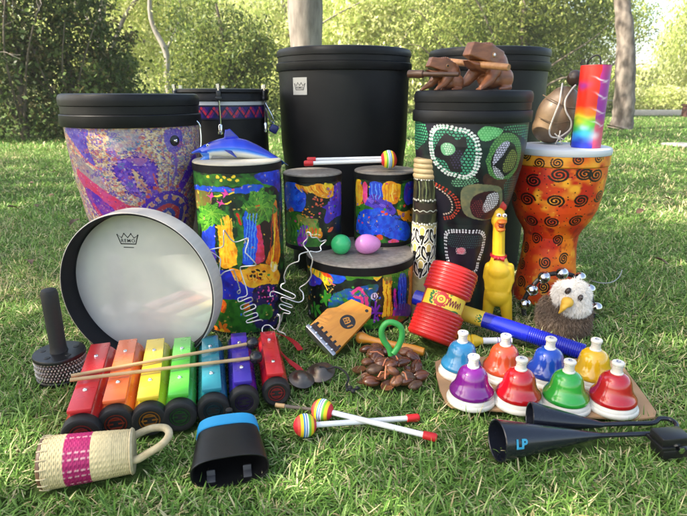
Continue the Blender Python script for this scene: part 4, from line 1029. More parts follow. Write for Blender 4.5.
MB().loft([oval(Lb * .74, .0497, .0227), oval(Lb * .745, .0518, .0246), oval(Lb * .9, .0505, .0240), oval(Lb * .985, .0485, .0225), oval(Lb * 1.0, .0455, .0195)], False, True).build('blue_band', pm('sky_blue_rubber', (.012, .32, .62), .45, scale=40), cb)
for x in (-.030, .026):
    MB().box(.013, .016, .003, (x, .014, -.0222), .001).box(.013, .003, .014, (x, .021, -.019), .001).build('mute_pad', pm('grey_felt', (.085, .085, .09), .8, scale=80), cb)
MB().box(.030, .020, .012, (.004, Lb + .010, 0), .004).lathe([(.0, .016), (.006, .015), (.006, 0)], 16, Matrix.Translation((.004, Lb + .012, .006))).build('mount_clamp', M_BLACKPL, cb)
FOOT.append(('s', A.x, A.y + .03, B.x, B.y + .02, .036)); FOOT.append(('s', A.x - .03, A.y + .02, A.x + .03, A.y + .02, .014))

# ================================================================== agogo bells
M_NAVY = pm('dark_navy_enamel', (.008, .010, .017), .26, coat=.3, scale=30, rvar=.05)
a0 = onz(497.5, 440.5, .036); a1 = onz(597, 435.5, .024); c0 = onz(530, 417, .034); c1 = onz(599.5, 424.5, .028); tp_ = onz(668, 426, .030); k1 = onz(655, 433.5, .030); k2 = onz(652, 423, .030)
ag = empty('agogo_bells', 'dark navy double cone agogo bells lying on the grass', 'agogo bells', (k1.x, k1.y, 0))
org = Vector((k1.x, k1.y, 0))
def cone(p0, p1, R, r, name):
    d = (p1 - p0); L = d.length; M = frameM(p0 - org, d)
    o = MB().lathe([(r * .4, L * .97), (R - .0032, .004), (R - .003, 0), (R - .0016, -.0012), (R, 0), (R * .99, .003), (R + (r - R) * .5, L * .5), (r, L), (r * .8, L + .006), (0, L + .008)], 56, M).build(name, M_NAVY, ag)
    return M, L, o
Mc, Lc1, big = cone(a0, a1, .0345, .0055, 'cone_bell'); cone(c0, c1, .0275, .0055, 'cone_bell')
mk = MB()
loc = Mc.inverted() @ (onz(513.5, 454, .02) - org)
tx = MB(); text_mb(tx, 'LP', .021, bold=.0009)
ang0 = math.atan2(-(0), 1)
def cw(v):
    zz = .0265 + v.x; rad = .0345 + (.0055 - .0345) * zz / Lc1 + .0006
    # direction around the cone that faces the viewer
    t = TH0 + v.y / rad
    return Vector((rad * math.cos(t), rad * math.sin(t), zz))
vd = Mc.inverted().to_3x3() @ (Vector((0, -.75, .30))); TH0 = math.atan2(vd.y, vd.x) 
s_ = 1
# keep lettering upright: the angle must grow towards world up
pa = Mc @ Vector((math.cos(TH0 + .3), math.sin(TH0 + .3), 0)); pb = Mc @ Vector((math.cos(TH0 - .3), math.sin(TH0 - .3), 0))
if pa.z < pb.z: s_ = -1
def cw2(v):
    zz = .0265 + v.x; rad = .0345 + (.0055 - .0345) * zz / Lc1 + .0016; t = TH0 + s_ * (v.y) / rad
    return Vector((rad * math.cos(t), rad * math.sin(t), zz))
tx.warp(cw2); tx.build('bell_mark', pm('turquoise_print', (.02, .30, .48), .4), big, smooth=False, M=Mc)
rod = cat_rom([a1 - org, (a1 * .5 + k1 * .5) - org, k1 - org, onz(664, 432.5, .03) - org, onz(674, 430, .032) - org, onz(676.5, 424.5, .034) - org, onz(670, 419.5, .034) - org, onz(660, 418.5, .034) - org, k2 - org, (c1 * .5 + k2 * .5) - org, c1 - org], 8)
MB().tube(rod, .0042, 12).build('bent_rod', M_NAVY, ag)
q1 = onz(668.5, 446, .02) - org
cl = MB()
Mq = Matrix.Translation(q1) @ Matrix.Rotation(.12, 4, 'Z')
cl.box(.052, .034, .017, (0, 0, .018), .003, Mq).box(.048, .034, .017, (.001, -.002, -.003), .003, Mq).box(.024, .04, .006, (-.016, 0, .009), .001, Mq)
clamp = cl.build('mount_clamp', M_BLACKPL, ag)
MB().lathe([(0, .004), (.006, .004), (.006, 0)], 6, Mq @ Matrix.Translation((.006, -.018, .006)) @ Matrix.Rotation(PI / 2, 4, 'X')).box(.028, .006, .006, (.006, -.012, -.016), .002, Mq).build('wing_screw', M_CHROME, clamp)
FOOT.append(('s', a0.x, a0.y, a1.x, a1.y, .022)); FOOT.append(('s', c0.x, c0.y, c1.x, c1.y, .02)); FOOT.append(('c', q1.x + org.x, q1.y + org.y, .022)); FOOT.append(('s', a1.x, a1.y, k1.x, k1.y, .010))

# ================================================================== red ribbed plastic shaker
pb_ = at(430, 340.5, 1.155); pt_ = at(455.5, 268, 1.225)
pb_.z = max(pb_.z, .022)
axv = pt_ - pb_; L = axv.length; Rr = 24.4 * mpp(1.19, .1)
can = empty('ribbed_shaker', 'red ribbed plastic barrel shaker with a yellow label leaning right', 'shaker', M=frameM(pb_, axv, (.25, 1, 0)))
M_REDC = pm('glossy_red_plastic', (.50, .016, .014), .30, coat=.15, scale=30, bump=.02, bscale=200)
def ribs(z0, z1, n, R0):
    p = []
    for i in range(n):
        a = z0 + (z1 - z0) * i / n; h = (z1 - z0) / n
        p += [(R0 * .965, a), (R0 * .992, a + h * .22), (R0 * 1.0, a + h * .45), (R0 * .992, a + h * .70), (R0 * .965, a + h * .92)]
    return p
MB().lathe([(0, 0), (Rr * .88, 0), (Rr * .95, .003)] + ribs(.006, L * .40, 8, Rr) + [(Rr * .90, L * .405), (Rr * .865, L * .42)], 72).build('lower_half', M_REDC, can)
MB().lathe([(Rr * .865, L * .615), (Rr * .90, L * .63)] + ribs(L * .635, L * .955, 7, Rr) + [(Rr * .975, L * .96), (Rr * .96, L * .985), (Rr * .90, L), (Rr * .3, L + .001), (0, L + .001)], 72).build('upper_half', M_REDC, can)
MB().lathe([(Rr * .855, L * .415), (Rr * .855, L * .625)], 72).build('waist', M_REDC, can)
Mi = can.matrix_basis.inverted(); cdir = Mi.to_3x3() @ (Vector((0, 0, CAM_H)) - pt_); TH = math.atan2(cdir.y, cdir.x)
lbl = MB(); lbl.lathe([(Rr * .872, L * .425), (Rr * .872, L * .615)], 40, a0=TH - 1.15, a1=TH + 1.25)
lab = lbl.build('paper_label', pm('yellow_label', (.80, .56, .05), .4, scale=40), can)
def onlabel(rad, zc):
    def f(v): t = TH + v.x / rad; return Vector(((rad + v.z) * math.cos(t), (rad + v.z) * math.sin(t), zc + v.y))
    return f
u = Rr / 24.4            # one photo pixel
def art(kind):
    m = MB()
    if kind == 'red':
        m.ribbon([(-3 * u + 6.0 * u * math.cos(a), .3 * u + 5.6 * u * math.sin(a)) for a in np.linspace(0, 2 * PI, 25)[:-1]], 3.4 * u, closed=True)
        m.ribbon([(-3 * u + 1.6 * u * math.cos(a), .3 * u + 1.5 * u * math.sin(a)) for a in np.linspace(0, 2 * PI, 13)[:-1]], 1.0 * u, closed=True)
        for i in range(14):
            a = i * 2 * PI / 14; m.ribbon([(-3 * u + 7.4 * u * math.cos(a), .3 * u + 7 * u * math.sin(a)), (-3 * u + 8.6 * u * math.cos(a), .3 * u + 8.1 * u * math.sin(a))], 1.3 * u)
    elif kind == 'green':
        m.ribbon([(v.x, v.y) for v in cat_rom([(-14.5 * u, 6 * u, 0), (-12 * u, 4 * u, 0), (-15 * u, 1.5 * u, 0), (-12 * u, -1 * u, 0), (-14 * u, -4 * u, 0), (-10 * u, -6 * u, 0)], 5)], 2.0 * u)
        for x, y in ((-11, 5.5), (-16, 3), (-11, 1.5), (-15, -2), (-10.5, -3.2)): m.ribbon([(x * u, y * u), ((x + 2) * u, (y + 1) * u)], 1.2 * u)
        m.ribbon([(v.x, v.y) for v in cat_rom([(2 * u, -8 * u, 0), (8 * u, -8.5 * u, 0), (14 * u, -7 * u, 0), (19 * u, -7.5 * u, 0)], 5)], 1.5 * u)
        m.ribbon([(4.5 * u, 6 * u), (6.5 * u, 8 * u)], 1.8 * u)
    else:
        for x0, h in ((5, 8), (8, 6), (11, 7), (14, 5.5), (17, 7)):
            m.ribbon([(v.x, v.y) for v in cat_rom([((x0 - 1.2) * u, -4 * u, 0), ((x0 + .8) * u, (-4 + h) * u, 0), ((x0 + 1.6) * u, -3 * u, 0)], 6)], 1.1 * u)
        m.ribbon([(3.5 * u, -5.2 * u), (19 * u, -4.6 * u)], .9 * u)
    m.warp(onlabel(Rr * .872, L * .52)); return m
SG = 1
# label art must read left to right: angle grows to the viewer's right when the axis points up
for kind, c in (('red', (.52, .02, .02)), ('green', (.02, .16, .03)), ('dark', (.20, .02, .02))):
    m = art(kind)
    m.V = [tuple(Vector(v) * 1.0) for v in m.V]
    rr = Rr * .8735
    m.V = [(v[0] * 1.0022, v[1] * 1.0022, v[2]) for v in m.V]
    m.build('label_art', pm('label_' + kind, c, .45), lab, smooth=False)
FOOT.append(('c', pb_.x, pb_.y, Rr * .9))

# ================================================================== blue whirly tube
p0 = at(415, 297, 1.295); p1 = onz(584, 352.5, .024)
ax = p1 - p0; Lw = ax.length; Rw = .0195
wh = empty('whirly_tube', 'long bright blue plastic tube lying behind the desk bells', 'plastic tube', M=frameM(p0, ax))
M_BLUEP = pm('glossy_blue_plastic', (.004, .014, .40), .26, coat=.2, scale=30)
pr = [(Rw * .86, .002), (Rw * .86, -.001), (Rw, 0), (Rw, Lw * .70)]
z = Lw * .70
while z < Lw - .004: pr += [(Rw * 1.0, z), (Rw * .99, z + .0016), (Rw * .93, z + .0022), (Rw * .93, z + .0032), (Rw * .99, z + .0038)]; z += .0046
pr += [(Rw, Lw - .003), (Rw * .97, Lw), (Rw * .85, Lw), (Rw * .85, Lw - .02), (0, Lw - .02)]
MB().lathe(pr, 48).build('tube_body', M_BLUEP, wh)
tl0 = (at(462, 313, 1.24) - p0).dot(ax.normalized()); tl1 = (at(483, 322, 1.225) - p0).dot(ax.normalized())
wl = MB().lathe([(Rw * 1.012, tl0 - .004), (Rw * 1.012, tl1 + .004)], 48).build('paper_label', pm('yellow_label_tube', (.80, .58, .06), .4), wh)
Mi = wh.matrix_basis.inverted(); cdir = Mi.to_3x3() @ (Vector((0, 0, CAM_H)) - at(472, 318, 1.235)); THW = math.atan2(cdir.y, cdir.x)
m = MB(); m.ribbon([(v.x, v.y) for v in cat_rom([(-.008, .0, 0), (-.003, .007, 0), (.001, .0, 0), (.005, .008, 0), (.010, .002, 0)], 6)], .0035)
for x, y in ((-.006, -.005), (-.001, -.006), (.004, -.004), (.009, -.006), (.012, .008)): m.ribbon([(x, y), (x + .003, y + .003)], .002)
m.warp(lambda v: Vector((Rw * 1.018 * math.cos(THW + v.x / Rw), Rw * 1.018 * math.sin(THW + v.x / Rw), (tl1 - .006) + v.y))).build('label_art', pm('label_green_tube', (.02, .20, .03), .45), wl, smooth=False)
FOOT.append(('s', p0.x + ax.x * .5, p0.y + ax.y * .5, p1.x, p1.y, .016))

# ---- yellow and white slide whistle half hidden by the sky blue bell
w0 = onz(470, 341, .020); w1 = onz(507, 340.5, .022)
wd = (w1 - w0); Lq = wd.length
sw = empty('slide_whistle', 'small yellow and white whistle lying behind the coral bell', 'whistle', M=frameM(w0 - wd * .3, wd))
MB().lathe([(0, 0), (.014, 0), (.017, .006), (.0165, .020), (.0175, .024), (.013, .028), (.0165, .031), (.0150, .040), (.009, .052), (.0085, .056)], 32).build('mouthpiece', pm('yellow_plastic', (.72, .48, .03), .35), sw)
MB().lathe([(.0078, .054), (.0078, Lq * 1.42), (.006, Lq * 1.43), (0, Lq * 1.43)], 28).build('whistle_tube', M_WHITEPL, sw)
mg = MB()
for i in range(6): mg.lathe([(.00795, .09 + i * .006), (.00805, .0905 + i * .006), (.00795, .092 + i * .006)], 28)
mg.build('scale_marks', pm('violet_print', (.20, .16, .40), .4), sw)
FOOT.append(('s', w0.x, w0.y, w1.x, w1.y, .014))
# ================================================================== rubber chicken
def sc_unit(px0, py0, s, Yd, zd):
    return mpp(Yd, zd) / s
Y = 1.325; base = at(496, 321, Y); u = mpp(Y, .14) / 3.97
chk = empty('rubber_chicken', 'yellow rubber chicken standing upright with a red bow tie', 'rubber chicken', (base.x, Y, 0.0), face_cam(base.x, Y) - .05)
def cz(x, y, d=0): return ((x - 123) * u * .90, d * u, (503 - y) * u * 1.03)      # zoomed photo pixel -> local metres
mb = MB()
mb.ell(cz(97, 98), (31 * u, 30 * u, 33 * u)); mb.ell(cz(92, 72, 4), (24 * u, 24 * u, 22 * u))
mb.capsule(cz(99, 120), cz(108, 235), 24 * u, 25 * u)
mb.capsule(cz(108, 235), cz(116, 300), 25 * u, 46 * u, sub=3)
mb.ell(cz(118, 345), (54 * u, 42 * u, 88 * u)); mb.ell(cz(120, 395), (55 * u, 43 * u, 52 * u))
mb.capsule(cz(72, 285), cz(62, 330), 18 * u, 13 * u); mb.capsule(cz(160, 280), cz(172, 335), 18 * u, 13 * u)
mb.capsule(cz(66, 330, -6), cz(72, 372, -20), 12 * u, 9 * u); mb.capsule(cz(170, 332, -6), cz(166, 372, -20), 12 * u, 9 * u)
mb.capsule(cz(88, 400), cz(82, 495), 27 * u, 21 * u); mb.capsule(cz(152, 400), cz(172, 500), 28 * u, 20 * u)
mb.ell(cz(80, 499, -10), (22 * u, 30 * u, 9 * u)); mb.ell(cz(172, 502, -10), (22 * u, 30 * u, 9 * u))
M_CHK = pm('yellow_rubber', (.86, .55, .028), .42, col2=(.78, .47, .02), scale=26, bump=.12, bscale=160)
sculpt('body', mb, 4 * u, 5, M_CHK, chk)
mb = MB(); mb.hull([cz(90, 92, -22), cz(118, 92, -26), cz(112, 90, -58), cz(128, 100, -40), cz(95, 104, -50)], bev=2 * u); mb.ell(cz(112, 98, -34), (20 * u, 26 * u, 9 * u)); mb.ell(cz(110, 128, -30), (18 * u, 22 * u, 10 * u)); mb.ell(cz(104, 114, -22), (20 * u, 14 * u, 22 * u))
sculpt('beak', mb, 2.5 * u, 4, pm('orange_beak', (.72, .17, .02), .42, scale=40), chk)
MB().ell(cz(111, 113, -37), (11 * u, 12 * u, 10 * u)).build('open_mouth', pm('dark_mouth', (.20, .025, .012), .5), chk)
mb = MB()
for x, y, r in ((90, 50, 13), (100, 42, 14), (112, 50, 12), (84, 60, 9)): mb.ell(cz(x, y, 2), (r * u, 7 * u, r * 1.25 * u))
sculpt('comb', mb, 2.5 * u, 3, pm('red_comb', (.48, .03, .02), .45), chk)
for x, d in ((97, -25), (120, -22)):
    e = MB().ell(cz(x, 77, d), (9 * u, 7 * u, 8 * u)).build('eye', M_WHITEPL, chk)
    MB().ell(cz(x + 2, 77, d - 6), (3.4 * u, 2.5 * u, 3.6 * u), sub=2).build('pupil', M_INK, e)
M_BOW = pm('red_bow', (.46, .018, .03), .4, scale=50)
mb = MB(); mb.lathe([(28 * u, -6 * u), (32 * u, -5 * u), (32 * u, 5 * u), (28 * u, 6 * u)], 32, Matrix.Translation(cz(108, 238)) @ Matrix.Rotation(.06, 4, 'Y'))
mb.hull([cz(112, 236, -34), cz(112, 244, -34), cz(93, 230, -34), cz(93, 252, -34), cz(93, 240, -42)], bev=1.2 * u); mb.hull([cz(112, 236, -34), cz(112, 246, -34), cz(137, 232, -32), cz(137, 254, -32), cz(136, 242, -40)], bev=1.2 * u); mb.ell(cz(112, 240, -38), (6 * u, 5 * u, 7 * u), sub=2)
mb.build('bow_tie', M_BOW, chk)
FOOT.append(('c', base.x, Y, .05))

# ================================================================== bald eagle puppet
Y = 1.235; base = at(564.5, 345, 1.18); u = mpp(1.22, .07) / 4.907 * .93
eg = empty('eagle_puppet', 'plush bald eagle puppet with white head and brown body', 'plush toy', (xat(564.5, Y, .06), Y, 0), face_cam(base.x, Y))
def ez(x, y, d=0): return ((x - 316) * u, d * u, (508 - y) * u * 1.05)
body = MB(); body.ell(ez(312, 425), (122 * u, 100 * u, 92 * u)); body.ell(ez(318, 360), (100 * u, 84 * u, 80 * u)); body.ell(ez(215, 410, 10), (36 * u, 60 * u, 95 * u)); body.ell(ez(415, 415, 10), (36 * u, 60 * u, 92 * u)); body.ell(ez(312, 490), (105 * u, 86 * u, 22 * u))
bo = sculpt('body', body, 6 * u, 6, pm('brown_plush', (.085, .055, .036), .9, col2=(.13, .085, .055), scale=60), eg)
hd = MB(); hd.ell(ez(338, 285, -22), (92 * u, 82 * u, 82 * u)); hd.ell(ez(352, 325, -30), (84 * u, 74 * u, 62 * u)); hd.ell(ez(322, 258, -34), (60 * u, 60 * u, 48 * u))
ho = sculpt('head', hd, 6 * u, 6, pm('white_plush', (.78, .75, .69), .9, col2=(.70, .67, .61), scale=60), eg)
M_FUR = attr_mat('plush_fur', .8)
def fur(name, src, n, ln, cols, parent, keep=None, seed=3, vary=.3):
    me = src.data; P = np.zeros(len(me.vertices) * 3, dtype=np.float32); me.vertices.foreach_get('co', P); N = np.zeros(len(me.vertices) * 3, dtype=np.float32); me.vertices.foreach_get('normal', N)
    P = P.reshape(-1, 3); N = N.reshape(-1, 3); g = np.random.default_rng(seed)
    i = g.integers(0, len(P), n); p = P[i] + g.normal(0, .0012, (n, 3)); nn = N[i]
    if keep is not None: m = keep(p); p = p[m]; nn = nn[m]; n = len(p)
    clump = (fbm(p[:, 0] * 160, p[:, 2] * 160, seed, 2) - .5)[:, None]; cl2 = (fbm(p[:, 0] * 160 + 40, p[:, 2] * 160, seed + 9, 2) - .5)[:, None]
    d = nn * .7 + np.array([0, -.1, -.75]) + g.normal(0, .26, (n, 3)) + np.concatenate([clump, clump * 0, cl2], 1) * 1.6; d /= np.linalg.norm(d, axis=1)[:, None]
    sd = np.cross(d, g.normal(0, 1, (n, 3))); sd /= np.linalg.norm(sd, axis=1)[:, None] + 1e-9
    L = ln * (.6 + .7 * g.random((n, 1))); w = .00038
    V = np.stack([p - sd * w, p + sd * w, p + d * L + sd * w * .3, p + d * L - sd * w * .3], 1).reshape(-1, 3)
    c = np.array([lin(k) for k in cols])[g.integers(0, len(cols), n)] * (1 - vary + 2 * vary * g.random((n, 1))); c = np.repeat(c, 4, 0)
    return link_mesh(name, fast_mesh(name, V, np.arange(4 * n).reshape(-1, 4), c), M_FUR, parent)
fur('plush_fur', bo, 26000, .008, [(112, 92, 76), (130, 110, 92), (90, 73, 60), (150, 132, 114)], bo)
bk = lambda p: ~((np.abs(p[:, 0] - (312 - 316) * u) < 30 * u) & (p[:, 2] < (508 - 262) * u * 1.05) & (p[:, 2] > (508 - 350) * u * 1.05) & (p[:, 1] < -40 * u))
fur('plush_fur', ho, 22000, .008, [(246, 242, 234), (236, 230, 220), (252, 250, 246)], ho, bk, 5, .08)
mb = MB(); mb.hull([ez(300, 268, -100), ez(348, 275, -100), ez(335, 300, -150), ez(310, 296, -150), ez(306, 320, -148), ez(286, 345, -128), ez(298, 330, -110), ez(345, 300, -100), ez(292, 290, -100)], bev=5 * u); mb.ell(ez(322, 292, -112), (30 * u, 34 * u, 26 * u)); mb.capsule(ez(310, 310, -140), ez(290, 345, -130), 14 * u, 5 * u)
mb.V = [((v[0] - (316 - 316) * u) * 1.02, v[1] * 1.02, (v[2] - (508 - 300) * u * 1.05) * 1.05 + (508 - 300) * u * 1.05) for v in mb.V]
sculpt('beak', mb, 4 * u, 3, pm('yellow_felt_beak', (.72, .42, .05), .6, scale=60), eg)
for x, y, rr in ((318, 240, .5), (379, 268, .3)):
    MB().ell(ez(x, y, -96), (13 * u, 14 * u, 20 * u), (0, rr, 0)).build('eye', pm('dark_brown_eye', (.028, .016, .014), .3), eg)
for x in (309, 328): MB().ell(ez(x, 274, -126), (4 * u, 4 * u, 3 * u), sub=2).build('nostril', M_INK, eg)
FOOT.append(('c', eg.location.x, Y, .055))

# ================================================================== sleigh bells behind the eagle
Y = 1.33; u = mpp(1.32, .08)
sb = empty('sleigh_bells', 'arched band of round silver jingle bells behind the eagle puppet', 'sleigh bells', (xat(562, Y, .04), Y, 0))
pts = [(525, 304), (532, 290), (544, 277.5), (562, 273.5), (580, 278), (589.5, 290), (596.5, 308)]
lp = [at(x, y, Y) - sb.location for x, y in pts]
strap = cat_rom([lp[0] + Vector((.004, .006, -.035))] + [p + Vector((0, .014, -.004)) for p in lp] + [lp[-1] + Vector((-.002, .006, -.03))], 6)
MB().tube(strap, .006, 10).build('strap', M_BLACKRUB, sb)
M_JING = pm('polished_nickel', (.60, .60, .61), .16, 1.0, scale=40, rvar=.05)
for i, p in enumerate(lp):
    m = MB(); m.lathe([(0, .0162), (.0067, .0148), (.0117, .0110), (.0150, .0056), (.0160, .0009), (.0165, .0006), (.0165, -.0006), (.0160, -.0009), (.0150, -.0056), (.0117, -.0110), (.0067, -.0148), (0, -.0162)], 32)
    j = m.build('jingle_bell', M_JING, sb, M=frameM(p, (math.cos(i * 1.3) * .6, -.5, .6 + .3 * math.sin(i * 2))))
    MB().box(.024, .0024, .002, (0, 0, -.0143), M=Matrix.Identity(4)).build('bell_slot', M_INK, j)
FOOT.append(('s', sb.location.x - .07, Y, sb.location.x + .07, Y, .012))

# ================================================================== blue dolphin on the tall print drum
Y = 1.315; topz = tallp.location.z + at(237, 163, 1.32).z; u = mpp(Y, topz + .02) / 5.73
dl = empty('dolphin', 'glossy blue carved dolphin with white belly and open mouth', 'dolphin', (xat(237, Y, topz), Y, topz + .002), face_cam(xat(237, Y, topz), Y) + .04)
def dz_(x, y, d=0): return ((x - 326) * u, d * u, (452 - y) * u)
mb = MB()
spine = [(150, 372, 30), (195, 358, 48), (250, 352, 60), (310, 352, 66), (370, 362, 62), (430, 380, 50), (490, 400, 34), (545, 424, 22), (585, 448, 15)]
for a, b in zip(spine[:-1], spine[1:]): mb.capsule(dz_(a[0], a[1] + 14), dz_(b[0], b[1] + 14), a[2] * .86 * u, b[2] * .86 * u, sub=3)
mb.capsule(dz_(160, 366), dz_(80, 392), 21 * u, 6 * u); mb.capsule(dz_(172, 412), dz_(108, 448), 20 * u, 7 * u)
mb.hull([dz_(262, 310, -6), dz_(262, 310, 6), dz_(268, 268, -3), dz_(268, 268, 3), dz_(300, 262, -2), dz_(300, 262, 2), dz_(322, 288, -2), dz_(345, 310, -4), dz_(345, 310, 4)], bev=2 * u)
mb.hull([dz_(565, 436, -8), dz_(575, 450, 8), dz_(612, 472, -60), dz_(628, 478, -52), dz_(612, 472, 60), dz_(628, 478, 52), dz_(590, 452, 0), dz_(590, 462, 0)], bev=2 * u)
def dcol(P, N):
    x = P[:, 0] / u + 326; y = 452 - P[:, 2] / u
    sx = np.interp(x, [s[0] for s in spine], [s[1] + 14 for s in spine]); sr = np.interp(x, [s[0] for s in spine], [s[2] for s in spine])
    k = (y - sx) / sr
    blue = lin((14, 66, 214)) * np.ones((len(P), 1)); light = lin((70, 150, 235)); white = lin((224, 226, 222)); deep = lin((6, 24, 150))
    t = np.clip((-k - .1) / .7, 0, 1)[:, None]; c = blue * (1 - t) + deep * t
    t = np.clip((k + .15) / .35, 0, 1)[:, None]; c = c * (1 - t) + light * t
    w = (np.clip((k - .15) / .25, 0, 1) * ((x < 520) & (x > 140)))[:, None]; c = c * (1 - w) + white * w
    jaw = ((x < 175) & (y > 392)); c[jaw] = lin((60, 130, 225)); top = (x < 165) & (y <= 392); c[top] = lin((20, 70, 205))
    tl = (x > 560); c[tl] = lin((20, 84, 150)); dk = np.clip((x - 590) / 30, 0, 1)[:, None]; c = c * (1 - dk) + lin((70, 60, 40)) * dk
    return c
M_DOL = attr_mat('glossy_paint', .16, coat=.7)
sculpt('body', mb, 4 * u, 6, M_DOL, dl, dcol)
mb = MB(); mb.hull([dz_(250, 372, -52), dz_(290, 378, -58), dz_(300, 395, -66), dz_(322, 420, -78), dz_(326, 414, -74), dz_(300, 380, -50), dz_(285, 392, -62)], bev=2 * u); mb.build('flipper', pm('navy_paint', (.01, .02, .20), .2, coat=.5), dl)
MB().hull([dz_(180, 384, -14), dz_(180, 384, 14), dz_(125, 394, -3), dz_(125, 394, 3), dz_(180, 402, -13), dz_(180, 402, 13), dz_(140, 424, -3), dz_(140, 424, 3)]).build('mouth_lining', pm('grey_mouth', (.30, .32, .36), .4), dl)
e = MB().ell(dz_(170, 350, -27), (9 * u, 5 * u, 8 * u)).build('eye', M_WHITEPL, dl); MB().ell(dz_(169, 350, -31), (4 * u, 3 * u, 4 * u), sub=2).build('pupil', M_INK, e)

# ================================================================== carved wooden frogs with sticks
M_WOOD = pm('carved_red_brown_wood', (.28, .100, .038), .38, col2=(.17, .055, .021), scale=7, stretch=(3, 14, 14), bump=.25, bscale=60, coat=.15)
M_WOODS = pm('pale_stick_wood', (.44, .215, .085), .42, col2=(.35, .15, .055), scale=14, stretch=(2, 10, 10), coat=.1)
def frog(label, px, py, Yd, s, yaw, ridge=True):
    b = at(px, py, Yd); u = mpp(1.41, dz) / 5.725 * s
    root = empty('wooden_frog', label, 'carved frog', (b.x, Yd, dz - .001), yaw, 'carved wooden frogs')
    def f(x, z, d=0): return ((x - 450) * u, d * u, (325 - z) * u)
    mb = MB()
    mb.hull([f(300, 128, -34), f(335, 52, -34), f(452, 66, -66), f(432, 166, -70), f(560, 100, -55), f(560, 180, -60), f(300, 128, 30), f(335, 52, 30), f(452, 58, 62), f(432, 166, 66), f(560, 95, 55), f(560, 180, 60)], bev=5 * u)
    mb.ell(f(540, 195), (88 * u, 76 * u, 110 * u)); mb.ell(f(585, 245, 0), (52 * u, 70 * u, 72 * u)); mb.ell(f(520, 270), (95 * u, 70 * u, 48 * u))
    mb.hull([f(298, 152, -24), f(298, 152, 24), f(340, 178, -50), f(340, 178, 50), f(470, 195, -66), f(470, 195, 66), f(455, 178, -66), f(455, 178, 66), f(360, 200, -40), f(360, 200, 40), f(480, 235, -45), f(480, 235, 45)], bev=5 * u)
    for sg, dx in ((-1, 0), (1, -55)):
        mb.capsule(f(492 + dx, 208, 52 * sg), f(440 + dx, 268, 64 * sg), 42 * u, 32 * u, sub=3); mb.capsule(f(440 + dx, 268, 64 * sg), f(372 + dx, 306, 78 * sg), 30 * u, 16 * u, sub=3)
        for k in (-1, 0, 1): mb.capsule(f(385 + dx, 306, 76 * sg), f(352 + dx, 318, (78 + 16 * k) * sg), 11 * u, 7 * u)
        mb.ell(f(575, 255, 66 * sg), (58 * u, 28 * u, 62 * u)); mb.capsule(f(600, 305, 74 * sg), f(510, 314, 92 * sg), 18 * u, 10 * u)
    body = sculpt('body', mb, 5 * u, 2, M_WOOD, root)
    if ridge:
        rd = MB()
        for i in range(13):
            t = i / 12; x = 400 + 235 * t; z = 62 + 10 * math.sin(t * PI) * -1 + 150 * max(0, t - .35) ** 1.6 * 1.9
            rd.ell(f(x, z + 6, 0), (13 * u, 15 * u, 13 * u), sub=2)
        rd.build('back_ridge', M_WOOD, root)
    for sg in (-1, 1):
        e = MB().lathe([(0, .6 * u * 10), (10 * u, 5 * u), (17 * u, 0)], 16, Matrix.Translation(f(464, 124, -66 * 1.0 if sg < 0 else 64)) @ Matrix.Rotation(PI / 2 * (1 if sg < 0 else -1), 4, 'X')).build('eye', M_WOODS, root)
        MB().ell(f(464, 123, -72 if sg < 0 else 70), (9 * u, 4 * u, 9 * u), sub=2).build('eye_bead', M_WHITEPL if s > .8 else M_INK, e)
    return root, f, u
fr, f, u = frog('large carved wooden frog with a stick through its mouth', 482, 88, 1.385, .92, .50)
iv = fr.matrix_basis.inverted(); p, q = iv @ at(447, 61.5, 1.44), iv @ at(509, 67.5, 1.30)
st = MB().tube([p, p.lerp(q, .02), q.lerp(p, .02), q], [16 * u, 20 * u, 20 * u, 17 * u], 20).build('wooden_stick', M_WOODS); st.matrix_basis = fr.matrix_basis.copy(); tag(st, 'thick pale stick held in the mouth of the large frog', 'stick')
f2, f, u = frog('small dark carved wooden frog beside the large one', 441, 88, 1.375, .64, .35)
p, q = Vector(f(238, 172, -20)), Vector(f(598, 182, -92))
iv = f2.matrix_basis.inverted(); p, q = iv @ at(408.5, 74, 1.385), iv @ at(459, 74.5, 1.315)
M_DARKST = pm('dark_ringed_stick', (.10, .045, .022), .4, col2=(.06, .026, .014), scale=40)
st = MB().tube([p, p.lerp(q, .01), p.lerp(q, .30), p.lerp(q, .32), q.lerp(p, .02), q], [.0085, .0095, .0095, .0062, .0055, .004], 18).build('wooden_stick', M_DARKST); st.matrix_basis = f2.matrix_basis.copy(); tag(st, 'thin dark stick held in the mouth of the small frog', 'stick')

# ================================================================== gourd shaker and tie dye tube on the goblet drum
Y = 1.555; b = at(553, 147.5, Y); u = mpp(Y, oz + .05) / 5.16
gd = empty('gourd_shaker', 'brown wooden gourd shaker with a white cord on the goblet drum', 'gourd shaker', (b.x, Y, oz), face_cam(b.x, Y))
def gz(x, y, d=0): return ((x - 150) * u, d * u, (468 - y) * u)
mb = MB(); mb.ell(gz(150, 330), (104 * u, 98 * u, 132 * u), (0, .22, 0)); mb.ell(gz(130, 385), (96 * u, 92 * u, 82 * u)); mb.ell(gz(175, 270), (84 * u, 80 * u, 90 * u))
M_GOURD = pm('mottled_gourd', (.27, .175, .095), .48, col2=(.12, .072, .040), scale=16, bump=.2, bscale=40, coat=.15, detail=8)
sculpt('body', mb, 8 * u, 6, M_GOURD, gd)
mb = MB(); mb.ell(gz(215, 145), (38 * u, 36 * u, 40 * u)); mb.ell(gz(240, 150, -6), (26 * u, 26 * u, 24 * u))
sculpt('knob', mb, 5 * u, 3, pm('dark_wood_knob', (.070, .042, .028), .36, col2=(.045, .026, .016), scale=30, coat=.2), gd)
M_CORD = pm('white_cotton_cord', (.66, .62, .54), .8, scale=200, bump=.3, bscale=600)
cd = MB()
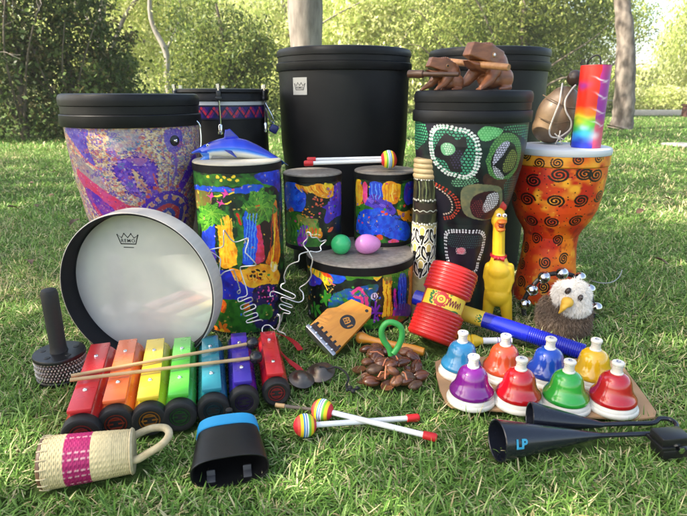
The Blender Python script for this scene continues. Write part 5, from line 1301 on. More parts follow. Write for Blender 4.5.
def surf(x, y): return gz(x, y, -100 * math.sqrt(max(0.02, 1 - ((x - 150) / 118) ** 2 - ((y - 335) / 165) ** 2 * .8)) - 6)
cd.tube(cat_rom([gz(160, 170, -20), surf(158, 215), surf(156, 260), surf(140, 320), surf(124, 390), surf(135, 425), surf(170, 430)], 6), 4.2 * u, 8)
cd.tube(cat_rom([gz(222, 178, -36), surf(205, 200), surf(182, 250), surf(190, 300), surf(220, 350), surf(218, 390), surf(180, 425)], 6), 4.2 * u, 8)
cd.build('cord', M_CORD, gd)
kn = MB(); kn.ell(surf(172, 428), 11 * u, sub=2)
for x, y in ((150, 410), (190, 460), (160, 462), (205, 405), (198, 440), (175, 395)): kn.tube([surf(172, 428), Vector(surf((172 + x) / 2, (428 + y) / 2)) + Vector((0, -.004, 0)), surf(x, y)], 3.4 * u, 6)
kn.build('cord_knot', M_CORD, gd)
MB().tube(cat_rom([surf(66, 330), surf(100, 345), surf(150, 360), surf(205, 350), surf(245, 335)], 5), 2.0 * u, 6).build('twine', pm('brown_net_twine', (.12, .075, .04), .8), gd)
MB().tube(cat_rom([surf(75, 225), surf(105, 240), surf(150, 262), surf(200, 285), surf(240, 290)], 5), 2.6 * u, 6).build('twine', pm('brown_twine', (.14, .09, .05), .8), gd)

Y = 1.44; b = at(585.5, 148, Y); R = 14.0 * mpp(Y, .54); tzz = at(592, 66, Y).z - oz
td = empty('thunder_tube', 'rainbow tie dye tube with a black carry loop standing upright', 'tube', (b.x, Y, oz + .001), face_cam(b.x, Y))
C = Canvas(td, [(R, tzz), (R, 0)], nt=300, rows=380)
C.warp(2.2, 12); zt_ = Z(525, 55, 5.16)
hh = C.len / C.k; bb = C.wb / hh
stops = [(0, (222, 40, 30)), (.48, (232, 52, 26)), (.57, (240, 140, 30)), (.61, (226, 210, 60)), (.66, (90, 185, 50)), (.77, (50, 170, 70)), (.83, (40, 150, 215)), (.90, (50, 130, 220)), (.94, (30, 60, 190)), (1.01, (40, 60, 190))]
arr = np.stack([np.interp(bb, [s[0] for s in stops], [lin(s[1])[k] for s in stops]) for k in range(3)], 1); C.col[:] = arr
side = C.wa > C.P(598, 100)[0]
st2 = [(0, (190, 40, 120)), (.3, (165, 40, 150)), (.6, (150, 40, 160)), (.72, (205, 50, 110)), (.82, (225, 90, 110)), (1.01, (200, 70, 120))]
arr = np.stack([np.interp(bb, [s[0] for s in st2], [lin(s[1])[k] for s in st2]) for k in range(3)], 1); C.col[side] = arr[side]
edge = C.wa < C.P(573, 100)[0]; C.col[edge] = C.col[edge] * .4 + lin((190, 40, 120)) * .6
for x, y, rx, ry, c in ((298, 155, 7, 3.2, (160, 40, 150)), (305, 370, 4, 3, (170, 230, 235)), (290, 440, 6, 4, (24, 40, 150)), (360, 410, 4, 5, (240, 215, 220)), (370, 385, 3, 3, (220, 60, 90)), (428, 150, 2.4, 9, (140, 36, 160)), (330, 300, 9, 3, (240, 120, 30)), (280, 345, 6, 3, (240, 220, 60)), (330, 350, 8, 3, (120, 200, 60)), (360, 450, 4, 3, (235, 90, 130)), (310, 400, 8, 4, (50, 180, 210))): C.soft(525 + x / 5.16, 55 + y / 5.16, rx, ry, c, .85)
for x, y in ((395, 128), (391, 212), (380, 290), (372, 352)):
    C.soft(525 + x / 5.16, 55 + y / 5.16, 5.5, .8, (246, 232, 240), .7, .35); C.soft(525 + (x + 24) / 5.16, 55 + (y + 10) / 5.16, 3.4, .7, (246, 232, 240), .55, -.3)
C.build('printed_tube', M_PAINT, td)
MB().lathe([(R * 1.0, tzz - .0005), (R * .98, tzz + .001), (R * .90, tzz + .001), (R * .90, tzz - .03), (0, tzz - .03)], 40).lathe([(R, .0), (R * 1.005, -.0005), (0, -.0008)], 40).build('tube_end', pm('dark_red_end', (.10, .02, .03), .5), td)
MB().tube(cat_rom([(-.022, .006, tzz - .004), (-.020, .0, tzz + .012), (-.006, -.004, tzz + .024), (.006, -.004, tzz + .020), (.010, -.004, tzz - .004)], 7), .0022, 8).build('carry_loop', M_BLACKRUB, td)
MB().tube(cat_rom([(-.022, .006, tzz - .002), (-.030, .020, tzz - .05), (-.036, .026, tzz - .12), (-.038, .026, .01), (-.036, .026, .002)], 7), .0018, 8).build('hanging_spring', pm('dark_wire', (.05, .05, .045), .4, .6), td)

# ================================================================== orange wooden clacker with metal edge
u = .0023
pl = [onz(309, 326, .014), onz(335, 355, .016), at(353, 335.5, 1.165), at(371, 315, 1.215), at(371.5, 308, 1.222), at(351.5, 300, 1.235), at(337, 308.5, 1.225), at(327, 310, 1.228)]
n = Vector((.06, -.62, .78)).normalized()
def on_board(x, y):
    d = ray(x, y); o = Vector((0, 0, CAM_H)); return o + d * ((pl[0] - o).dot(n) / d.dot(n))
pl[0] = pl[1].copy(); pl[0] = on_board(309, 327)
pl = [pl[0], pl[1]] + [on_board(*p) for p in ((353, 335.5), (371, 316), (371.5, 309), (351.5, 300), (337, 308), (327, 309.5))]
if n.y > 0: n = -n
org = (pl[0] + pl[1]) / 2
ax_ = (pl[4] - org); ax_ = (ax_ - n * ax_.dot(n)).normalized()
M = frameM(org, n, ax_)
ck = empty('wooden_clacker', 'orange wooden paddle clacker with a metal edge and round black emblem', 'clacker', M=M)
Mi = M.inverted(); q = [Mi @ p for p in pl]
poly = [(p.x, p.y) for p in q]
M_ORW = pm('orange_lacquered_wood', (.66, .27, .028), .34, col2=(.58, .215, .02), scale=8, stretch=(14, 2, 2), coat=.25)
MB().prism(poly, -.010, .006, .0015).build('body', M_ORW, ck)
e0, e1 = Vector((poly[0][0], poly[0][1], 0)), Vector((poly[1][0], poly[1][1], 0)); ed = (e1 - e0).normalized(); en = Vector((-ed.y, ed.x, 0))
if en.y > 0: en = -en
Lw = (e1 - e0).length
Me = Matrix((ed, -en, Vector((0, 0, 1)))).transposed().to_4x4(); Me.translation = (e0 + e1) / 2
MB().box(Lw + .006, .010, .030, (0, -.004, -.002), .002, Me).build('metal_edge', pm('dull_steel', (.42, .42, .43), .32, .9, scale=40), ck)
MB().box(Lw * .94, .013, .002, (0, .0085, .0066), .0006, Me).build('dark_strip', pm('dark_brown_strip', (.035, .014, .010), .5), ck)
sl = MB()
for i in range(6):
    x = -Lw * .42 + Lw * .84 * i / 5; sl.box(.0058, .012, .0016, (x, .017, .0070), .0008, Me)
sl.build('slot_notch', M_INK, ck)
for i in range(5): MB().lathe([(0, .004), (.0022, .0032), (.0028, 0)], 12, Me @ Matrix.Translation((-Lw * .40 + Lw * .8 * i / 4, -.0015, .0135))).build('rivet', M_CHROME, ck)
em = Mi @ on_board(347.5, 323); Ml = Matrix.Translation((em.x, em.y, .0064)) @ Matrix.Rotation(-.05, 4, 'Z')
upv = Mi.to_3x3() @ Vector((0, .3, 1)); ra = math.atan2(upv.y, upv.x) - PI / 2 + .35
Ml = Matrix.Translation((em.x, em.y, .0064)) @ Matrix.Rotation(ra, 4, 'Z')
disc = MB().lathe([(0, .0004), (.0185, .0004), (.0187, 0)], 40, Ml).build('emblem', M_INK, ck)
eb = MB(); Mt = Ml @ Matrix.Translation((0, .0018, .0007))
for yy in (.0048, -.0022):
    eb.ribbon([(-.006 , yy + .0035), (.002, yy + .0035), (.0062, yy + .0018), (.0062, yy - .0012), (.002, yy - .003), (-.006, yy - .003)], .0030, Mt)
    eb.lathe([(0, .0001), (.0014, .0001)], 10, Mt @ Matrix.Translation((-.001, yy, 0)))
eb.ribbon([(-.0075, .0098), (-.0075, -.0065)], .0016, Mt)
text_mb(eb, 'MEINL', .0052, Ml @ Matrix.Translation((.001, -.0122, .0007)), bold=.0002)
eb.build('emblem_mark', M_ORW, disc, smooth=False)
MB().lathe([(0, .0006), (.0038, .0006), (.0042, 0)], 16, Matrix.Translation(Mi @ on_board(366.5, 312)) @ Matrix.Translation((0, 0, .0062))).build('cord_hole', M_INK, ck)
FOOT.append(('s', pl[0].x, pl[0].y + .01, pl[1].x, pl[1].y + .01, .016)); FOOT.append(('p', [(p.x, p.y) for p in pl]))

# ---- turned orange beater
h0 = onz(358, 337, .030); h1 = onz(424, 352, .020); dv = h1 - h0; Lh = dv.length
bt = MB().lathe([(0, -.004), (.009, -.003), (.0135, .002), (.0145, .008), (.0125, .016), (.0095, .026), (.0080, .042), (.0095, Lh * .62), (.0115, Lh * .85), (.0095, Lh), (0, Lh + .002)], 32).build('wooden_beater', M_ORW)
bt.matrix_basis = frameM(h0, dv); tag(bt, 'turned orange wooden beater handle lying behind the seed pods', 'beater')
FOOT.append(('s', h0.x, h0.y, h1.x, h1.y, .010))

# ================================================================== seed pod shaker with green loop
ctr = onz(388, 372, .03)
pod = empty('seed_pod_shaker', 'bunch of glossy brown seed pods with a green loop handle', 'seed shaker', (ctr.x, ctr.y, 0))
M_POD = pm('glossy_brown_seed', (.155, .052, .022), .22, col2=(.075, .024, .012), scale=45, coat=.3, bump=.12, bscale=120)
M_POD2 = pm('tan_seed', (.26, .105, .048), .28, col2=(.16, .06, .027), scale=50, coat=.25, bump=.1, bscale=120)
M_PODD = pm('split_seed', (.065, .030, .016), .4, col2=(.13, .07, .035), scale=80)
def pod_mesh(kind):
    m = MB(); ph = [RNG.uniform(0, 6) for _ in range(3)]
    if kind == 0:        # closed seed, pointed at one end, with a seam
        m.lathe([(0, .021), (.003, .0195), (.0085, .0145), (.0128, .006), (.0140, -.002), (.0118, -.0105), (.006, -.0165), (0, -.0185)], 28, Matrix.Rotation(PI / 2, 4, 'Y'))
        m.warp(lambda v: Vector((v.x, v.y, v.z * .72 - .0016 * math.exp(-(v.y / .0016) ** 2) * (1 if v.z > 0 else 0))))
    else:                # half shell lying open
        m.lathe([(0, .0195), (.0085, .0140), (.0132, .004), (.0138, -.004), (.0090, -.0130), (0, -.0175)], 28, Matrix.Rotation(PI / 2, 4, 'Y'))
        m.warp(lambda v: Vector((v.x, v.y, v.z * .62 if v.z < .001 else .0012 + max(-.0062, -.0062 * max(0, 1 - (v.x / .0155) ** 2 - (v.y / .0112) ** 2) ** .5))))
    m.warp(lambda v: v * (1 + .05 * math.sin(v.x * 190 + ph[0]) * math.cos(v.y * 210 + ph[1])))
    return m
pp = [(366, 349, .020, -.2), (377, 357, .026, .9), (359.5, 369, .016, 1.4), (371, 381, .016, 0), (375, 369, .034, .3), (383, 362.5, .042, .1), (388, 385, .015, .7), (393, 371, .036, .5), (404, 381, .018, -.3), (415, 385, .014, .5), (410, 369, .026, .8), (416, 367, .022, 1.2), (405, 352, .024, -.5), (413, 357, .022, -.6), (396, 357, .030, .3), (386, 352, .026, -.2), (401, 362, .040, -.2), (368, 362, .020, .5), (382, 376, .030, -.4), (397, 380, .022, .9), (378, 348, .018, .3), (420, 376, .014, .2), (364, 378, .014, -.5), (392, 364, .044, .8), (408, 376, .026, .2), (374, 352, .030, .4)]
first = None
for i, (x, y, z, r) in enumerate(pp):
    p = onz(x, y, z) - pod.location
    M = Matrix.Translation((p.x, p.y, z)) @ Matrix.Rotation(r, 4, 'Z') @ Matrix.Rotation(RNG.uniform(-.5, .5), 4, 'Y') @ Matrix.Rotation(RNG.uniform(-.5, .5), 4, 'X') @ Matrix.Diagonal((*([RNG.uniform(.88, 1.12)] * 3), 1))
    mt = [M_POD, M_POD, M_POD2, M_POD, M_PODD][i % 5] if i not in (6, 10, 19) else [M_POD2, M_PODD, M_POD2][(i // 2) % 3]
    o = pod_mesh(1 if i % 4 == 2 else 0).build('seed_pod', mt, pod, M=M)
cdm = MB()
for a, b in (((370, 352), (384, 356)), ((384, 372), (378, 377)), ((386, 366), (385, 379)), ((403, 372), (407, 380)), ((396, 356), (399, 366)), ((388, 358), (383, 366))):
    A = onz(a[0], a[1], .048) - pod.location; B = onz(b[0], b[1], .042) - pod.location
    cdm.tube([A, (A + B) / 2 + Vector((0, 0, .006)), B], .0016, 6)
cdm.build('orange_string', pm('orange_string', (.56, .19, .09), .7), pod)
g0 = onz(391, 356, .055) - pod.location
def gl(x, y, dy=0): return at(x, y, ctr.y + .004 + dy) - pod.location
lp = cat_rom([gl(391, 355), gl(389, 348), gl(383.5, 340), gl(381.5, 331), gl(386, 323.5), gl(393, 322.5), gl(400.5, 327), gl(402, 336), gl(398.5, 346), gl(393, 354, -.006)], 7)
MB().tube(lp, .0062, 14).build('loop_handle', pm('green_foam_loop', (.03, .30, .06), .5, scale=60, bump=.08), pod)
FOOT.append(('c', ctr.x, ctr.y, .052)); FOOT.append(('c', ctr.x + .03, ctr.y, .042))

# ================================================================== finger cymbals with black cord
M_BRONZE = pm('tarnished_bronze', (.20, .165, .13), .34, .85, col2=(.13, .11, .09), scale=30, bump=.04, bscale=90)
cym = [((301.5, 381.5), .2, 'lower finger cymbal of dark bronze lying at the left', .95), ((320.5, 374.5), -.1, 'upper finger cymbal of dark bronze tied to the black cord', 1.1)]
fc = None
for (x, y), t, lab, s in cym:
    p = onz(x, y, .014)
    r = MB().lathe([(.0285 * s, 0), (.0280 * s, .0014), (.022 * s, .0034), (.0165 * s, .0062), (.0135 * s, .0100), (.0095 * s, .0132), (.004 * s, .0146), (0, .0150)], 48).lathe([(.0285 * s, 0), (.018 * s, .0035), (0, .012)], 48).build('finger_cymbal', M_BRONZE)
    r.matrix_basis = Matrix.Translation((p.x, p.y, .019)) @ Matrix.Rotation(t, 4, 'Y') @ Matrix.Rotation(.22, 4, 'X'); tag(r, lab, 'finger cymbal', 'finger cymbals'); FOOT.append(('c', p.x, p.y, .026))
    fc = r
top = fc.matrix_basis @ Vector((0, 0, .016)); iv = fc.matrix_basis.inverted()
cpts = [top] + [onz(x, y, z) for x, y, z in ((327, 368.5, .03), (336, 367, .034), (345, 372, .032), (348.5, 379, .026), (346, 386, .022), (350, 390, .022), (360, 388, .020))]
cpts = [iv @ p for p in cpts]
MB().tube(cat_rom(cpts, 6), .0022, 8).build('black_cord', M_BLACKRUB, fc)
kk = MB()
for x, y, r in ((350, 388, .0055), (353, 391, .005), (357, 388, .0045), (347, 390, .004)): kk.ell(iv @ onz(x, y, .022), r, sub=2)
kk.build('cord_knot', M_BLACKRUB, fc)

# ---- thin stick with a pale end
s0 = onz(275.5, 405, .016); s1 = onz(313, 409.5, .014)
ts = empty('thin_stick', 'thin grey twig with a pale wooden end near the striped mallets', 'stick', s0)
d = s1 - s0; MB().tube([(0, 0, 0), d * .25], .0044, 10).build('wooden_end', M_STICK, ts); MB().tube([d * .25, d * .6, d], [.0036, .0034, .003], 10).build('shaft', pm('grey_brown_stick', (.13, .11, .09), .8), ts)

# ================================================================== bent wire figures and red straps
M_WIRE = pm('white_coated_wire', (.56, .56, .55), .3, .5, scale=60)
zw = lambda x, y: (190 + x / 4.29, 220 + y / 4.29)
def wire(label, pts, Yd, r=.0014, n=4):
    q = [at(*zw(x, y), Yd + (.012 * math.sin(i * .7))) for i, (x, y) in enumerate(pts)]
    o = MB().tube([v for v in cat_rom(q, n)], r, 8).build('wire_figure', M_WIRE)
    c = q[-1].copy(); c.z = 0
    me = o.data; me.transform(Matrix.Translation(-c)); o.location = c
    return tag(o, label, 'wire figure', 'bent wire figures')
wire('bent white wire figure with a star shaped head', [(212, 300), (203, 308), (208, 316), (216, 306), (206, 270), (190, 222), (182, 214), (150, 222), (128, 240), (126, 220), (130, 180), (128, 164), (104, 146), (82, 130), (110, 122), (142, 112), (144, 70), (146, 44), (158, 60), (180, 88), (200, 94), (230, 84), (248, 78), (250, 92), (238, 136), (248, 150), (282, 188), (272, 196), (225, 200), (216, 208), (224, 240), (246, 318), (210, 334), (206, 345), (216, 350), (258, 332), (268, 340), (262, 350), (222, 366), (218, 378), (228, 382), (270, 362), (282, 370), (276, 380), (234, 398), (232, 408), (240, 412), (280, 398), (290, 404), (286, 414), (246, 430), (244, 440), (256, 440), (300, 428), (312, 432)], 1.105)
wire('bent white wire figure with a cat shaped head', [(356, 326), (346, 328), (344, 316), (354, 306), (378, 312), (430, 334), (446, 336), (452, 326), (440, 316), (400, 298), (390, 288), (394, 276), (408, 268), (404, 240), (420, 200), (445, 184), (466, 176), (470, 150), (490, 140), (508, 134), (490, 112), (488, 96), (504, 78), (502, 54), (516, 56), (522, 74), (545, 76), (560, 92), (582, 86), (580, 94), (560, 112), (562, 130), (540, 138), (512, 136), (526, 170), (518, 210), (520, 240), (500, 270), (470, 292), (484, 312), (486, 340), (470, 352), (450, 350), (400, 332), (390, 340), (400, 352), (436, 366), (434, 376), (392, 362), (384, 370), (396, 382), (428, 394), (424, 402), (400, 400), (392, 430), (378, 452), (376, 470)], 1.13)
wire('short bent white wire foot standing behind the small red chime bar', [(312, 490), (310, 466), (322, 452), (342, 452), (360, 468), (372, 466), (384, 440), (384, 412), (376, 404), (374, 412), (388, 408), (384, 450), (376, 474), (404, 486), (410, 496)], 1.11)
M_STRAP = pm('red_nylon_strap', (.50, .015, .018), .5, scale=120, bump=.15)
for lab, pts in (('red strap end curling on the grass behind the small red bar', [(276, 333, .060), (286, 337, .040), (295, 343, .026), (300.5, 350, .018)]), ('red strap end curling on the grass beside the small red bar', [(281, 352, .055), (289, 361, .032), (297, 367, .022), (301.5, 372, .016)])):
    P = cat_rom([onz(*p) for p in pts], 7); V = []; F = []
    for i, p in enumerate(P):
        t = (P[min(i + 1, len(P) - 1)] - P[max(i - 1, 0)]).normalized(); s = t.cross(Vector((0, 0, 1))).normalized() * .0068; nn = s.cross(t).normalized() * .0008
        V += [p - s - nn, p + s - nn, p + s + nn, p - s + nn]
    for i in range(len(P) - 1):
        for a in range(4): F.append((4 * i + a, 4 * i + (a + 1) % 4, 4 * i + 4 + (a + 1) % 4, 4 * i + 4 + a))
    F += [(3, 2, 1, 0), tuple(4 * (len(P) - 1) + a for a in range(4))]
    o = MB().add(V, F).build('red_strap', M_STRAP, ang=60); c = P[-1].copy(); c.z = 0; o.data.transform(Matrix.Translation(-c)); o.location = c
    tag(o, lab, 'strap', 'red straps')
# ---- clear cord on the grass at the right
P = cat_rom([onz(x, y, .022) for x, y in ((592, 281), (602, 283), (612, 282), (619, 277), (622, 270))], 8)
o = MB().tube(P, .0014, 8).build('loose_wire', pm('pale_grey_cord', (.40, .40, .38), .3)); c = P[0].copy(); c.z = 0; o.data.transform(Matrix.Translation(-c)); o.location = c
tag(o, 'thin pale wire curving on the grass right of the sleigh bells', 'wire')
# ================================================================== light, camera
SUN_EL, SUN_AZ = R_(42), R_(-108)
w = bpy.data.worlds.new('World'); scene.world = w; w.use_nodes = True
nt = w.node_tree; bg = nt.nodes['Background']
sky = nt.nodes.new('ShaderNodeTexSky'); sky.sky_type = 'NISHITA'; sky.sun_disc = False; sky.sun_elevation = SUN_EL; sky.sun_rotation = SUN_AZ; sky.air_density = 1.0; sky.dust_density = 2.5; sky.ozone_density = 1.0
nt.links.new(sky.outputs['Color'], bg.inputs['Color']); bg.inputs['Strength'].default_value = 0.15
sl = bpy.data.lights.new('sun', 'SUN'); sl.energy = 4.0; sl.angle = R_(0.5); sl.color = (1.0, .955, .88)
so = bpy.data.objects.new('sun', sl); COL.objects.link(so)
sv = Vector((math.sin(SUN_AZ) * math.cos(SUN_EL), math.cos(SUN_AZ) * math.cos(SUN_EL), math.sin(SUN_EL)))
so.rotation_euler = (-sv).to_track_quat('-Z', 'Y').to_euler(); so.location = (0, 6, 12)
cam = bpy.data.cameras.new('camera'); cam.sensor_fit = 'HORIZONTAL'; cam.sensor_width = 36; cam.lens = 36 * FPX / 687
cam.clip_start = .02; cam.clip_end = 600; cam.dof.use_dof = True; cam.dof.focus_distance = 1.15; cam.dof.aperture_fstop = 9
co = bpy.data.objects.new('camera', cam); COL.objects.link(co); co.location = (0, 0, CAM_H); co.rotation_euler = (PI / 2 - PITCH, 0, 0)
scene.camera = co
scene.view_settings.view_transform = 'Standard'; scene.view_settings.look = 'None'; scene.view_settings.gamma = 1; scene.view_settings.exposure = EXPOSURE
scene.view_settings.use_curve_mapping = False
scene.view_settings.use_white_balance = True; scene.view_settings.white_balance_temperature = WB; scene.view_settings.white_balance_tint = 10
scene.cycles.max_bounces = 8; scene.cycles.transmission_bounces = 6; scene.cycles.use_denoising = True; scene.cycles.caustics_reflective = False

# ================================================================== ground
def hill_z(x, y):
    r = np.clip((y - 34) / 40, 0, 1); r = r * r * (3 - 2 * r)
    side = np.clip((x + 60) / 90, 0, 1)
    return r * (8.5 - 4 * side)
gy = np.concatenate([np.linspace(-30, 0, 16), np.linspace(.4, 12, 80), np.linspace(13, 34, 30), np.linspace(37, 160, 40)]); gx = np.concatenate([np.linspace(-140, -9, 28), np.linspace(-8, 8, 81), np.linspace(9, 140, 28)])
GX, GY = np.meshgrid(gx, gy); GZ = hill_z(GX, GY) + .012 * (fbm(GX * 1.3 + 50, GY * 1.3 + 90, 5) - .5) * (np.abs(GY - 1.2) > .0) * np.clip((np.hypot(GX, GY - 1.1) - 1.2) / 1.5, 0, 1)
m_, n_ = GX.shape; a = np.arange(m_ - 1)[:, None] * n_; b = np.arange(n_ - 1)[None, :]
Q = np.stack([a + b, a + b + 1, a + n_ + b + 1, a + n_ + b], -1).reshape(-1, 4)
mg = bpy.data.materials.new('lawn_ground'); nt, N, K, bs = nodes_of(mg)
tc = N.new('ShaderNodeTexCoord')
def noise(sc, det=6, rough=.6):
    t = N.new('ShaderNodeTexNoise'); t.inputs['Scale'].default_value = sc; t.inputs['Detail'].default_value = det; t.inputs['Roughness'].default_value = rough; K.new(tc.outputs['Object'], t.inputs['Vector']); return t
def ramp(src, stops):
    r = N.new('ShaderNodeValToRGB'); e = r.color_ramp.elements
    e[0].position, e[0].color = stops[0][0], (*stops[0][1], 1); e[1].position, e[1].color = stops[-1][0], (*stops[-1][1], 1)
    for p, c in stops[1:-1]:
        x = e.new(p); x.color = (*c, 1)
    K.new(src, r.inputs['Fac']); return r
n1 = noise(70, 8); r1 = ramp(n1.outputs['Fac'], [(.30, (.030, .050, .014)), (.48, (.065, .115, .028)), (.62, (.105, .155, .045)), (.78, (.20, .19, .085))])
n2 = noise(1.4, 5); r2 = ramp(n2.outputs['Fac'], [(.35, (.75, .85, .6)), (.65, (1.25, 1.15, 1.1))])
mx = N.new('ShaderNodeMix'); mx.data_type = 'RGBA'; mx.blend_type = 'MULTIPLY'; mx.inputs[0].default_value = .8
K.new(r1.outputs['Color'], mx.inputs[6]); K.new(r2.outputs['Color'], mx.inputs[7]); K.new(mx.outputs[2], bs.inputs['Base Color'])
bs.inputs['Roughness'].default_value = .95; bs.inputs['Specular IOR Level'].default_value = .1
bp = N.new('ShaderNodeBump'); bp.inputs['Strength'].default_value = .8; bp.inputs['Distance'].default_value = .03; K.new(n1.outputs['Fac'], bp.inputs['Height']); K.new(bp.outputs['Normal'], bs.inputs['Normal'])
gme = fast_mesh('ground', np.stack([GX, GY, GZ], -1).reshape(-1, 3), Q); g = link_mesh('ground', gme, mg); tag(g, kind='structure')

# ---- grass blades: one mass nobody could count
M_GRASS = attr_mat('grass_blades', .55, translucent=.30, spec=.25)
def in_foot(x, y, pad=0.0):
    m = np.zeros(len(x), bool)
    for f in FOOT:
        if f[0] == 'c': m |= np.hypot(x - f[1], y - f[2]) < f[3] + pad
        elif f[0] == 's':
            dx, dy = f[3] - f[1], f[4] - f[2]; t = np.clip(((x - f[1]) * dx + (y - f[2]) * dy) / (dx * dx + dy * dy + 1e-9), 0, 1); m |= np.hypot(x - f[1] - t * dx, y - f[2] - t * dy) < f[5] + pad
        else:
            p = f[1]; ins = np.zeros(len(x), bool); j = len(p) - 1
            for i in range(len(p)):
                xi, yi = p[i]; xj, yj = p[j]; c = ((yi > y) != (yj > y)) & (x < (xj - xi) * (y - yi) / (yj - yi + 1e-12) + xi); ins ^= c; j = i
            m |= ins
    return m
def blades(n, y0, y1, power, lmin, lmax, wid, seed, flat=(0.15, 1.25), halfw=lambda y: .75 + .84 * y):
    g = np.random.default_rng(seed); y = y0 + (y1 - y0) * g.random(n) ** power; x = (g.random(n) * 2 - 1) * halfw(y)
    # tufts
    tx = fbm(x * 16, y * 16, 3, 2); keep = g.random(n) < (.45 + .9 * tx); x, y = x[keep], y[keep]
    k = in_foot(x, y, -.004); x, y = x[~k], y[~k]; n = len(x)
    near = in_foot(x, y, .022)
    L = lmin + (lmax - lmin) * g.random(n) ** 1.6; L = L * np.where(near, .62, 1.0); L *= .7 + .6 * fbm(x * 5 + 9, y * 5, 8, 2)
    az = g.random(n) * 2 * PI + 1.6 * (fbm(x * 7, y * 7, 21, 2) - .5); lean = flat[0] + (flat[1] - flat[0]) * g.random(n) ** .8
    bend = g.normal(.55, .45, n)
    W = wid * (.6 + .8 * g.random(n)); dirx, diry = np.cos(az), np.sin(az); sx, sy = -diry, dirx
    tw = g.normal(0, .5, n); rows = []
    p = np.stack([x, y, np.full(n, -.002) + np.where(np.hypot(x, y - 1.1) > 2.5, 0.004, 0)], 1); a = lean.copy()
    for r, (f, wf) in enumerate(((0, .75), (.33, 1.0), (.36, .75), (.31, .08))):
        p = p + np.stack([dirx * np.sin(a), diry * np.sin(a), np.cos(a)], 1) * (L * f)[:, None]; a = np.clip(a + bend * .42, -1.2, 1.85)
        p[:, 2] = np.maximum(p[:, 2], .001)
        cz = np.sin(tw) * .5; s = np.stack([sx * np.cos(tw), sy * np.cos(tw), cz], 1) * (W * wf / 2)[:, None]
        rows += [p - s, p + s]
    V = np.stack(rows, 1).reshape(-1, 3)
    q = np.array([(0, 1, 3, 2), (2, 3, 5, 4), (4, 5, 7, 6)]); Q = (np.arange(n)[:, None, None] * 8 + q[None]).reshape(-1, 4)
    pal = np.array([lin(c) for c in ((100, 135, 60), (87, 123, 51), (117, 149, 75), (74, 108, 47), (142, 166, 100), (190, 182, 140), (168, 152, 110))])
    pr = np.array([.23, .20, .20, .13, .14, .065, .035]); patch = fbm(x * 2.2 + 7, y * 2.2, 13, 3)
    idx = g.choice(7, n, p=pr); dry = (g.random(n) < np.clip((patch - .52) * 1.8, 0, .4)); idx[dry] = g.integers(5, 7, dry.sum())
    lowl = (lean > .95) & (g.random(n) < .25); idx[lowl] = 5
    c = pal[idx] * GRASS_GAIN * (.75 + .5 * g.random((n, 1)))
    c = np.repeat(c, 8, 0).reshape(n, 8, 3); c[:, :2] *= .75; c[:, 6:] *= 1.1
    return V, Q, c.reshape(-1, 3)
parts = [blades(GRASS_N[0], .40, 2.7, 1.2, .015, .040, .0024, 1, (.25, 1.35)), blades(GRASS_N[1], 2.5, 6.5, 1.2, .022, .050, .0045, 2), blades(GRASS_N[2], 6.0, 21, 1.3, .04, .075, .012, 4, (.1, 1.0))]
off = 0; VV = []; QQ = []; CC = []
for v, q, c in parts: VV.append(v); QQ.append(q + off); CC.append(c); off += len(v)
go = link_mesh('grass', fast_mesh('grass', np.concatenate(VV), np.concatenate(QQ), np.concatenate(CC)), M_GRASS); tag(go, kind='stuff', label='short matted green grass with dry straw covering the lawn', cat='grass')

# ---- fallen leaves
lf = MB(); P = [(-.02, 0), (-.012, .008), (.002, .010), (.016, .005), (.024, 0), (.014, -.006), (0, -.009), (-.013, -.007)]
lf.add([(0, 0, .003)] + [(x, y, .002 + 6 * y * y * 10 + .004 * math.sin(x * 130)) for x, y in P], [(0, i + 1, (i + 1) % 8 + 1) for i in range(8)])
proto = lf.build('fallen_leaf', pm('dry_leaf', (.16, .085, .042), .7, col2=(.09, .05, .028), scale=60))
spots = [(92, 168, .9), (14, 208, 1.2), (36, 206, 1), (50, 196, .9), (75, 222, 1.3), (28, 262, 1.2), (78, 238, 1.1), (640, 212, 1.2), (662, 262, 1), (56, 172, 1), (30, 184, 1.2), (670, 200, 1.1)]
for i, (x, y, s) in enumerate(spots):
    o = proto if i == 0 else proto.copy()
    if i: COL.objects.link(o)
    p = onz(x, y, .03); o.location = p; o.rotation_euler = (RNG.uniform(-.3, .3), RNG.uniform(-.3, .3), RNG.uniform(0, 6)); o.scale = (s * 1.3,) * 3
    tag(o, 'small curled brown dead leaf lying on the lawn', 'leaf', 'dead leaves scattered on the lawn')

